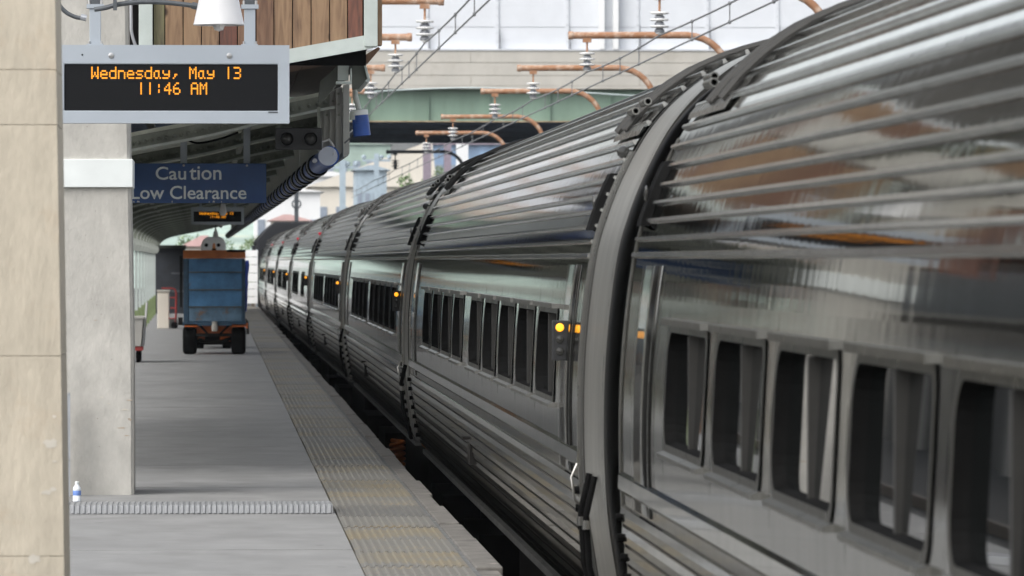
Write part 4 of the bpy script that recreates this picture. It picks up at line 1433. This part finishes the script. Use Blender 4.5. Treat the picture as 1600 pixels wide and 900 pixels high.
tp = thing('blue_tarp', 'bright blue tarpaulin hanging beside the blue cart', 'tarpaulin', (cX(387), CD + 2.0, .7))
rings = []
for k, t in enumerate(np.linspace(0, 1, 12)):
    y_ = 407 + t * 80
    xo = [4.2, 5, 4.5, 3.5, 3.2, 3.6, 3.0, 2.6, 2.8, 2.2, 1.8, 1.2][k]
    rings.append([(cX(383.6) + .002 * math.sin(k * 2), CD + .45, cZ(y_)), (cX(384.5 + xo), CD + .7, cZ(y_)), (cX(384.0 + xo * 1.25), CD + 1.2, cZ(y_)), (cX(384.5 + xo * .8), CD + 1.7, cZ(y_)), (cX(383.8), CD + 2.1, cZ(y_))])
MB().loft(rings).build('sheet', 'tarp', tp, smooth=True)

# white tug in front of the cart
TD = 104.0
tg = thing('tow_tractor', 'white tow tractor cab with two round dark lamps beyond the cart', 'tractor', (0, TD, 0))
def tX(x): return (x - 338) * TD / F
def tZ(y_): return EYE + (407 - y_) * TD / F
MB().loft([[(tX(314), y_, .45), (tX(353), y_, .45), (tX(353), y_, tZ(382)), (tX(350), y_, tZ(374)), (tX(345), y_, tZ(370)), (tX(324), y_, tZ(370)), (tX(318), y_, tZ(374)), (tX(314), y_, tZ(383))] for y_ in (TD, TD + 1.4)]).build('cab', 'far_white', tg, bevel=.02)
MB().box(tX(308), tX(358), TD - .8, TD + 1.8, .25, .7).build('body', 'far_white', tg, bevel=.02)
for xx in (322.5, 341.5):
    MB().lathe([(.035, 0), (.03, -.02), (0, -.024)], (tX(xx), TD, tZ(383)), 16, 'y').build('lamp', 'rubber', tg, smooth=True)
for xx in (312, 354):
    for yy in (TD - .5, TD + 1.4):
        MB().lathe([(.16, -.08), (.2, -.07), (.2, .07), (.16, .08)], (tX(xx), yy, .2), 18, 'x').build('wheel', 'rubber', tg, smooth=True)

# grey bin cart half behind the column
BD = 89.3
bn = thing('bin_cart', 'grey bin cart with a red base, half hidden by the concrete column', 'cart', (-1.4, BD, 0))
def bX(x): return (x - 338) * BD / F
def bZ(y_): return EYE + (407 - y_) * BD / F
MB().loft([[(bX(165), BD, bZ(541)), (bX(221), BD, bZ(541)), (bX(221), BD + 1.1, bZ(541)), (bX(165), BD + 1.1, bZ(541))], [(bX(160), BD - .03, bZ(497)), (bX(224.5), BD - .03, bZ(497)), (bX(224.5), BD + 1.15, bZ(497)), (bX(160), BD + 1.15, bZ(497))]]).build('tub', 'bin_grey', bn, bevel=.01)
MB().box(bX(159), bX(226), BD - .05, BD + 1.17, bZ(498), bZ(494.5)).build('tub_rim', 'bin_grey', bn, bevel=.006)
MB().loft([[(bX(222), BD + .1, bZ(541)), (bX(225), BD + .1, bZ(541)), (bX(225), BD + 1.0, bZ(541)), (bX(222), BD + 1.0, bZ(541))], [(bX(228), BD + .1, bZ(473)), (bX(230.5), BD + .1, bZ(473)), (bX(230.5), BD + 1.0, bZ(473)), (bX(228), BD + 1.0, bZ(473))]]).build('tail_board', 'lamp_white', bn)
MB().box(bX(163), bX(223.5), BD + .02, BD + 1.1, bZ(547.5), bZ(541.5)).build('base', 'red', bn)
for xx in (175, 216.5):
    for yy in (BD + .18, BD + .9):
        wh = MB().lathe([(.07, -.04), (.095, -.03), (.095, .03), (.07, .04)], (bX(xx), yy, .0955), 18, 'x').build('wheel', 'rubber', bn, smooth=True)
        MB().box(bX(xx) - .05, bX(xx) + .05, yy - .03, yy + .03, .195, bZ(547.5) - .001).build('caster_fork', 'underframe', wh)

# pale pier, block, hand truck, dark kiosk, white screen at the far end of the platform
PD = 134.0
def pX(x): return (x - 338) * PD / F
def pZ(y_): return EYE + (407 - y_) * PD / F
pr = thing('concrete_pier', 'low pale concrete pier beside the last mint columns', 'pier', (-1.2, PD, 0))
MB().box(pX(246), pX(264.5), PD, PD + .8, 0, pZ(456)).build('pier_block', 'far_sand', pr, bevel=.02)
MB().box(pX(245), pX(265.5), PD - .02, PD + .82, pZ(456) + .001, pZ(453)).build('pier_cap', 'parapet', pr)
bk = thing('concrete_block', 'small grey concrete block on the platform under the red hand truck', 'block', (pX(271), PD + .4, 0))
MB().box(pX(265), pX(277), PD + .45, PD + .9, 0, pZ(498)).build('block', 'mint_old', bk, bevel=.015)
MB().box(pX(265.5), pX(276.5), PD + .47, PD + .88, pZ(498) + .001, pZ(497)).build('block_top', 'parapet', bk)
ht = thing('hand_truck', 'red tubular hand truck leaning by the pale pier', 'hand truck', (pX(270), PD + .2, 0))
HT = PD - .3
for y_ in (HT, HT + .4):
    MB().tube([(pX(275), y_, pZ(497)), (pX(275.5), y_, pZ(458)), (pX(274), y_, pZ(452.5)), (pX(270), y_, pZ(450.5)), (pX(253), y_, pZ(450.5))], .022, 8).build('side_tube', 'red', ht, smooth=True)
for q in (465, 481):
    MB().tube([(pX(266), HT, pZ(q)), (pX(275), HT, pZ(q))], .018, 8).build('cross_tube', 'red', ht)
    MB().tube([(pX(275), HT, pZ(q)), (pX(275), HT + .4, pZ(q))], .018, 8).build('cross_tube', 'red', ht)
MB().box(pX(264), pX(276), HT - .02, HT + .42, pZ(498), pZ(496.5)).build('toe_plate', 'red', ht)
for y_ in (HT + .02, HT + .38):
    MB().lathe([(.06, -.03), (.08, -.02), (.08, .02), (.06, .03)], (pX(273), y_, .081), 14, 'y').build('wheel', 'rubber', ht, smooth=True)
    MB().tube([(pX(273), y_, .081), (pX(275), y_, pZ(497))], .015, 6).build('axle_arm', 'red', ht)
KD = 172.0
def kX(x): return (x - 338) * KD / F
def kZ(y_): return EYE + (407 - y_) * KD / F
ks = thing('stair_enclosure', 'dark stair enclosure at the far end under the canopy', 'enclosure', (kX(275), KD, 0))
MB().box(kX(238), kX(288), KD, KD + 6, 0, kZ(388)).build('enclosure_wall', 'dark_box', ks)
MB().box(kX(236), kX(290), KD - .15, KD + 6.2, kZ(388) + .001, kZ(383)).build('enclosure_roof', 'dark_green', ks)
for q in (427, 455):
    MB().box(kX(268), kX(287), KD - .03, KD - .001, kZ(q + 1.5), kZ(q - 1.5)).build('trim_rail', 'conduit', ks)
WD = 196.0
def wX(x): return (x - 338) * WD / F
def wZ(y_): return EYE + (407 - y_) * WD / F
ws = thing('board_screen', 'white horizontal board screen closing the far end of the platform', 'screen', (wX(370), WD, 0))
qs = [391, 402, 414, 427, 441, 452, 464, 475]
for k in range(7):
    MB().box(wX(330), wX(402.5), WD, WD + .05, wZ(qs[k + 1]) + .02, wZ(qs[k])).build('board', 'far_white', ws)
for xx in (332, 366, 400):
    MB().box(wX(xx), wX(xx + 2.4), WD + .052, WD + .13, 0, wZ(390)).build('post', 'far_steel', ws)

# ================================================================== CATENARY
ZA, ZW = 4.18, 3.5


def insulator(parent, x, y_, ztop, zbot, m_disc='porcelain', n=3):
    ln = ztop - zbot
    MB().lathe([(.02, 0), (.02, -ln)], (x, y_, ztop), 8).build('rod', 'rust' if m_disc == 'porcelain' else m_disc, parent)
    st = ln * .36
    for k in range(n):
        zz = ztop - st - k * (ln * .92 - st) / n
        s = MB().lathe([(.035, .012), (.14, .0), (.15, -.012), (.13, -.03), (.05, -.034), (.05, -.09), (.075, -.095), (.055, -.13), (.021, -.135)], (x, y_, zz), 18)
        s.build('insulator_disc', m_disc, parent, smooth=True)
        MB().lathe([(.052, -.04), (.078, -.07), (.078, -.10), (.052, -.125)], (x, y_, zz), 12).build('insulator_core', 'insulator_grey' if m_disc == 'porcelain' else m_disc, parent, smooth=True)


rightD = [88.2, 105.5, 123.5, 140.5, 165.5, 186.5, 219.0]
rl = ['rusty gooseneck mast with only its bend in view near the top right corner',
      'rusty gooseneck mast highest in view, its arm across the white panels',
      'rusty gooseneck mast with its arm across the concrete parapet',
      'rusty gooseneck mast with its arm across the top of the green girder',
      'rusty gooseneck mast with its arm near the bottom of the green girder',
      'rusty gooseneck mast farthest out in the light, over the bridge shadow',
      'dark gooseneck mast under the bridge']
for i, D in enumerate(rightD):
    dk = 'rust' if i < 6 else 'mast_dark'  # last mast darkened: the bridge's shade is put into its colour
    o = thing('gooseneck_mast', rl[i], 'mast', (9.5, D, -1.4), 'gooseneck masts right of the train')
    z = EYE + ZA
    path = [(6.58, D, z), (8.75, D, z + .01)] + [(8.75 + .78 * math.sin(t), D, z - .78 + .78 * math.cos(t)) for t in np.linspace(.2, math.pi / 2, 8)] + [(9.53, D, -1.4)]
    MB().tube(path, .064, 12).build('pipe', dk, o, smooth=True)
    MB().lathe([(.072, -.03), (.078, -.02), (.078, .05), (.072, .06)], (6.56, D, z), 14, 'x').build('pipe_cap', dk, o, smooth=True)
    MB().box(6.80, 6.96, D - .05, D + .05, z - .13, z - .05).build('clamp', dk, o)
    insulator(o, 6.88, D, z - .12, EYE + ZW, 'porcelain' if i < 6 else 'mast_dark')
leftD = [91.5, 106.5, 123.5, 140.5]
ll = ['left side mast arm carrying the topmost free hanging insulator string', 'left side rusty mast arm ending just right of the eave',
      'left side rusty mast arm peeping out below the eave', 'left side mast arm mostly hidden by the canopy fascia']
for i, D in enumerate(leftD):
    o = thing('bracket_mast', ll[i], 'mast', (-5.5, D, -1.4), 'masts reaching over from the left')
    z = EYE + ZA
    path = [(3.62, D, z), (-4.7, D, z)] + [(-4.7 - .8 * math.sin(t), D, z - .8 + .8 * math.cos(t)) for t in np.linspace(.2, math.pi / 2, 8)] + [(-5.5, D, -1.4)]
    MB().tube(path, .066, 12).build('pipe', 'rust', o, smooth=True)
    MB().lathe([(.074, -.03), (.080, -.02), (.080, .05), (.074, .06)], (3.60, D, z), 14, 'x').build('pipe_cap', 'rust', o, smooth=True)
    MB().box(3.27, 3.43, D - .05, D + .05, z - .13, z - .05).build('clamp', 'rust', o)
    insulator(o, 3.35, D, z - .12, EYE + ZW)


def wire_run(x, ds, label):
    o = thing('overhead_wire', label, 'wire', (x, ds[0], EYE + ZW - .3))
    mp_, cp = [], []
    for a, b2 in zip(ds[:-1], ds[1:]):
        for t in np.linspace(0, 1, 9)[:-1]:
            D = a + (b2 - a) * t
            sag = 4 * t * (1 - t) * .05
            mp_.append((x, D, EYE + ZW - sag))
            cp.append((x, D, EYE + ZW - .30))
            if abs(t * 4 - round(t * 4)) < .01 and t > 0.01:
                MB().tube([(x, D, EYE + ZW - sag), (x, D, EYE + ZW - .30)], .009, 5).build('dropper', 'wire', o)
                MB().lathe([(.0, .03), (.022, .02), (.022, -.02), (0, -.03)], (x, D, EYE + ZW - .30), 6).build('wire_clip', 'wire', o)
                MB().lathe([(.0, .03), (.022, .02), (.022, -.02), (0, -.03)], (x, D, EYE + ZW - sag), 6).build('wire_clip', 'wire', o)
    mp_.append((x, ds[-1], EYE + ZW))
    cp.append((x, ds[-1], EYE + ZW - .30))
    MB().tube(mp_, .014, 6).build('messenger', 'wire', o, smooth=True)
    MB().tube(cp, .013, 6).build('contact', 'wire', o, smooth=True)


wire_run(6.88, [40.0, 64.0] + rightD + [250, 290], 'pair of overhead wires over the track beyond the train')
wire_run(3.35, [40.0, 68.0] + leftD + [165.5, 186.5, 219, 250], 'pair of overhead wires directly above the train')
sp = MB()
A, B, C = px(480, 150, 150), px(735, 137, 150), px(1010, 150, 150)
sp.tube(smooth_curve([A, B, C], 12), .022, 6)
so_ = sp.build('span_wire', 'span_wire', None, smooth=True)
tag(so_, 'pale span wire strung across in front of the green girder', 'wire')

# ================================================================== BRIDGE
BD0, BD1 = 215.0, 252.0
def zB(y_): return EYE + (407 - y_) * BD0 / F
br = thing('road_bridge', 'road bridge with green girder, concrete parapet and tall white panel screen', 'bridge', (6, BD0, -1.4))
XL, XR = -16.0, 38.0
MB().box(XL, XR, BD0 + .5, BD1, zB(190) + .25, zB(138)).build('deck', 'soffit', br)
for k in range(7):
    yy = BD0 + 5 + k * 5
    MB().box(XL, XR, yy, yy + .4, zB(191) + .02, zB(190) + .245).build('floor_beam', 'soffit', br)
# girder: web, flanges, stiffeners
MB().box(XL, XR, BD0 + .22, BD0 + .26, zB(188.5), zB(141)).build('girder_web', 'girder_green', br)
MB().box(XL, XR, BD0 + .02, BD0 + .46, zB(190.5), zB(188.5) - .002).build('girder_flange', 'girder_rust', br)
MB().box(XL, XR, BD0 + .05, BD0 + .45, zB(141) + .002, zB(139.5)).build('girder_flange', 'girder_green', br)
x = XL + 1
while x < XR:
    MB().box(x, x + .03, BD0 + .10, BD0 + .218, zB(188.4), zB(141.1)).build('stiffener', 'girder_green', br)
    x += 2.3
MB().box(XL, XR, BD0 - .25, BD0 + 1.0, zB(139) + .004, zB(134)).build('deck_edge', 'parapet', br)
# far girder
MB().box(XL, XR, BD1 - .4, BD1, zB(190) - .05, zB(138)).build('far_girder', 'soffit', br)
# parapet blocks in three courses
cs = [134, 118, 98, 79]
for r in range(3):
    x = XL + (0 if r % 2 == 0 else -2.1)
    while x < XR:
        x1_ = min(XR, x + 6.4)
        MB().box(max(XL, x) + .008, x1_ - .008, BD0 - .22 + random.uniform(-.006, .006), BD0 + .2, zB(cs[r]) + .012, zB(cs[r + 1]) - .008).build('parapet_block', 'parapet', br)
        x += 6.4
MB().box(XL, XR, BD0 - .18, BD0 + .18, zB(134) + .002, zB(79) - .05).build('parapet_core', 'stone_joint', br)
# white panel screen
PW = 2.66
x = XL
zr = [zB(76.5), zB(42), zB(-40), zB(-120)]
while x < XR:
    for r in range(3):
        MB().box(x + .012, x + PW - .012, BD0 + .02 + random.uniform(0, .012), BD0 + .07, zr[r] + .012, zr[r + 1] - .012).build('screen_panel', 'bridge_panel', br)
    MB().box(x - .07, x + .07, BD0 - .02, BD0 + .018, zr[0], zr[3]).build('screen_rib', 'bridge_panel', br)
    for q in range(9):
        MB().lathe([(.03, 0), (.03, -.02)], (x + .0, BD0 - .02, zr[0] + .3 + q * .32), 6, 'y').build('rivet', 'bridge_seam', br)
    MB().lathe([(.05, 0), (.04, .5), (.0, 1.0)], (x + .1, BD0 - .12, zB(77)), 6).build('spike_bracket', 'insulator_grey', br)
    x += PW
MB().box(XL, XR, BD0 + .072, BD0 + .12, zB(78), zr[3]).build('screen_backing', 'bridge_seam', br)
MB().box(XL, XR, BD0 - .26, BD0 + .01, zB(79) + .0, zB(76.6)).build('parapet_coping', 'bridge_seam', br)
for xx in (940, 962):
    p = px(xx, 0, BD0)
    MB().box(p[0] - .1, p[0] + .1, BD0 - .30, BD0 - .03, zB(76.5) + .001, zr[3]).build('screen_post', 'far_white', br)
# piers and abutments (stand clear of the tracks)
for x0, x1 in ((-16, -11), (27, 38)):
    MB().box(x0, x1, BD0 + .6, BD1 - .5, -1.42, zB(190) + .2).build('abutment', 'wall_stone', br)

# ================================================================== FAR GROUND
def fX(x, D): return (x - 338) * D / F
def fZ(y_, D): return EYE + (407 - y_) * D / F
# hill
hb = MB()
nx_, ny_ = 44, 14
vs = []
for j in range(ny_):
    for i in range(nx_):
        X = -70 + i * 5.2
        Y = 620 + j * 26
        h = 21 * (1 - math.exp(-j / 3.0)) * (.75 + .25 * math.sin(i * .5 + 1.3) * math.cos(i * .17)) + random.uniform(-.6, .6)
        vs.append((X, Y, -1.6 + h * .95))
fs = [(j * nx_ + i, j * nx_ + i + 1, (j + 1) * nx_ + i + 1, (j + 1) * nx_ + i) for j in range(ny_ - 1) for i in range(nx_ - 1)]
ho = hb.add(vs, fs).build('hill', 'far_green', None, smooth=True)
tag(ho, kind='structure')


def house(name, label, D, x0, x1, ytop, yeave, m_wall, m_roof, depth=12, ridge=.5, cols=5, rws=3, cat='building'):
    o = thing(name, label, cat, ((fX(x0, D) + fX(x1, D)) / 2, D, -1.42))
    a, c = fX(x0, D), fX(x1, D)
    ze, zt_ = fZ(yeave, D), fZ(ytop, D)
    MB().box(a, c, D, D + depth, -1.42, ze).build('wall', m_wall, o)
    xm = a + (c - a) * ridge
    MB().prism_y([(a - .3, ze + .002), (c + .3, ze + .002), (xm + .2, zt_), (xm - .2, zt_)], D - .3, D + depth + .3).build('roof', m_roof, o)
    wv = (c - a) / cols
    hv = (ze + 1.4) / (rws + .5)
    wm = MB().box(-.28 * wv, .28 * wv, -.02, .08, 0, hv * .5).mesh('window', 'far_window')
    for i in range(cols):
        for j in range(rws):
            place('window', wm, o, (a + wv * (i + .5) - o.location.x, -.03, j * hv + hv * .4))
    return o


house('sand_building', 'pale sand coloured building with a long sloping roof, seen under the bridge', 420, 486, 676, 222, 292, 'far_sand', 'far_sand', 20, .97, 6, 3)
house('white_building', 'low white building left of the sand coloured one', 380, 398, 500, 292, 300, 'far_white', 'far_white', 12, .5, 5, 2)
house('white_building', 'white building behind the wires with a flat top beside the sign mast', 460, 470, 560, 268, 276, 'far_white', 'far_white', 14, .5, 4, 4)
house('blue_building', 'blue grey building behind the dark gooseneck mast', 520, 655, 800, 222, 226, 'far_blue', 'far_mauve', 20, .5, 7, 4)
house('pink_roof_shed', 'low shed with a pinkish red roof beyond the locomotive', 360, 425, 482, 335, 345, 'far_sand', 'far_pink', 10, .4, 4, 1)
house('pink_roof_shed', 'small shed with a salmon roof far behind the cart', 330, 290, 332, 368, 385, 'far_sand', 'far_pink', 10, .7, 3, 1)
house('pale_block', 'pale green grey block rising left of the sand building under the bridge', 560, 440, 610, 222, 226, 'far_green', 'far_green', 16, .5, 8, 5)
house('blue_sheds', 'pale blue shed in front of the sand building', 400, 556, 604, 258, 266, 'far_steel', 'far_steel', 8, .5, 4, 3)


def tower(x, ytop, D, w_, m, label, name='signal_mast', arms=True, cat='mast'):
    o = thing(name, label, cat, (fX(x, D), D, -1.42))
    X = fX(x, D)
    zt_ = fZ(ytop, D)
    MB().box(X - w_ / 2, X + w_ / 2, D - w_ / 2, D + w_ / 2, -1.42, zt_).build('pole', m, o)
    if arms:
        MB().box(X - .9, X + .9, D - .06, D + .06, zt_ - .5, zt_ - .36).build('cross_arm', m, o)
        for s in (-.8, .3, .8):
            MB().lathe([(.05, 0), (.14, .05), (.14, .2), (.05, .25)], (X + s, D, zt_ - .34), 10).build('fitting', m, o)
    return o


t = tower(463, 268, 300, .22, 'mast_dark', 'dark slender signal mast with a round target above the locomotive')
MB().lathe([(.18, -.05), (.26, -.04), (.26, .04), (.18, .05)], (fX(463, 300), 299.9, fZ(319, 300)), 20, 'y', False).build('target_ring', 'mast_dark', t)
tower(535, 250, 330, .35, 'far_steel', 'pale blue steel mast left of the sand building')
tower(667, 215, 300, .42, 'far_mauve', 'thick mauve post under the bridge left of the second one', 'bridge_post', False, 'post')
tower(699, 215, 300, .38, 'far_mauve', 'thick mauve post under the bridge right of the first one', 'bridge_post', False, 'post')
tower(722, 225, 340, .7, 'far_white', 'wide pale post behind the dark gooseneck mast', 'bridge_post', False, 'post')
tower(588, 240, 360, .3, 'far_steel', 'thin steel mast in front of the sand building')
tower(405, 300, 390, .2, 'far_steel', 'thin mast over the trees beyond the locomotive')


def tree(label, D, x, ybase, ytop, wpx, m):
    X = fX(x, D)
    zt_ = fZ(ytop, D)
    R = wpx * D / F / 2
    o = thing('leafy_tree', label, 'tree', (X, D, -1.42), 'trees beyond the platform end')
    H = zt_ + 1.42
    tk = MB().tube([(X, D, -1.42), (X + .1, D, -1.42 + H * .3), (X, D, -1.42 + H * .7)], [R * .12, R * .09, R * .03], 8)
    for q in range(5):
        a = q * 1.3
        tk.tube([(X, D, -1.42 + H * (.3 + .06 * q)), (X + R * .6 * math.cos(a), D + R * .6 * math.sin(a), -1.42 + H * (.5 + .08 * q))], [R * .05, R * .015], 6)
    tk.build('trunk', 'bark', o, smooth=True)
    cr = MB()
    rnd = random.Random(int(x * 7 + D))
    cl = [(rnd.uniform(-.7, .7) * R, rnd.uniform(-.7, .7) * R, -1.42 + H * rnd.uniform(.35, .9), R * rnd.uniform(.25, .5)) for _ in range(16)]
    for _ in range(1500):
        c = cl[rnd.randrange(16)]
        v = Vector((rnd.gauss(0, 1), rnd.gauss(0, 1), rnd.gauss(0, 1))).normalized() * c[3] * rnd.uniform(.5, 1.1)
        p = Vector((X + c[0] + v.x, D + c[1] + v.y, min(zt_, c[2] + v.z)))
        u = Vector((rnd.gauss(0, 1), rnd.gauss(0, 1), rnd.gauss(0, 1))).normalized() * R * .07
        w2 = u.cross(Vector((rnd.gauss(0, 1), rnd.gauss(0, 1), rnd.gauss(0, 1)))).normalized() * R * .07
        cr.add([p - u, p - w2 * .6, p + u, p + w2 * .6], [(0, 1, 2, 3)])
    cr.build('crown', m, o)
    return o


tree('round green tree just left of the locomotive above the white boards', 290, 393, 400, 360, 46, 'leaf_pale')
tree('smaller green tree between the cart beacon and the locomotive', 310, 370, 400, 366, 40, 'leaf')
tree('pale tree left of the cart beacon behind the salmon roof', 345, 300, 400, 352, 60, 'leaf_pale')
tree('pale green tree in front of the pale hillside under the bridge', 390, 640, 300, 255, 90, 'leaf_pale')
tree('pale green tree at the foot of the sand building', 370, 595, 330, 285, 70, 'leaf_pale')
tree('pale tree showing between the two mauve posts under the bridge', 380, 684, 300, 236, 60, 'leaf_pale')
tree('green tree right of the wide pale post under the bridge', 400, 752, 300, 238, 80, 'leaf')
tree('low tree in front of the blue shed', 350, 560, 330, 296, 60, 'leaf')


# ================================================================== HAZE
hz = MB().box(-420, 620, -80, 1320, -3.2, 46.0).build('haze', 'white_paint')
tag(hz, kind='stuff')
hm = bpy.data.materials.new('haze')
hm.use_nodes = True
hm.node_tree.nodes.clear()
ho_ = hm.node_tree.nodes.new('ShaderNodeOutputMaterial')
pv = hm.node_tree.nodes.new('ShaderNodeVolumePrincipled')
pv.inputs['Color'].default_value = (0.82, 0.91, 1.0, 1)
pv.inputs['Density'].default_value = 0.0001
hm.node_tree.links.new(pv.outputs[0], ho_.inputs['Volume'])
hz.data.materials.clear()
hz.data.materials.append(hm)
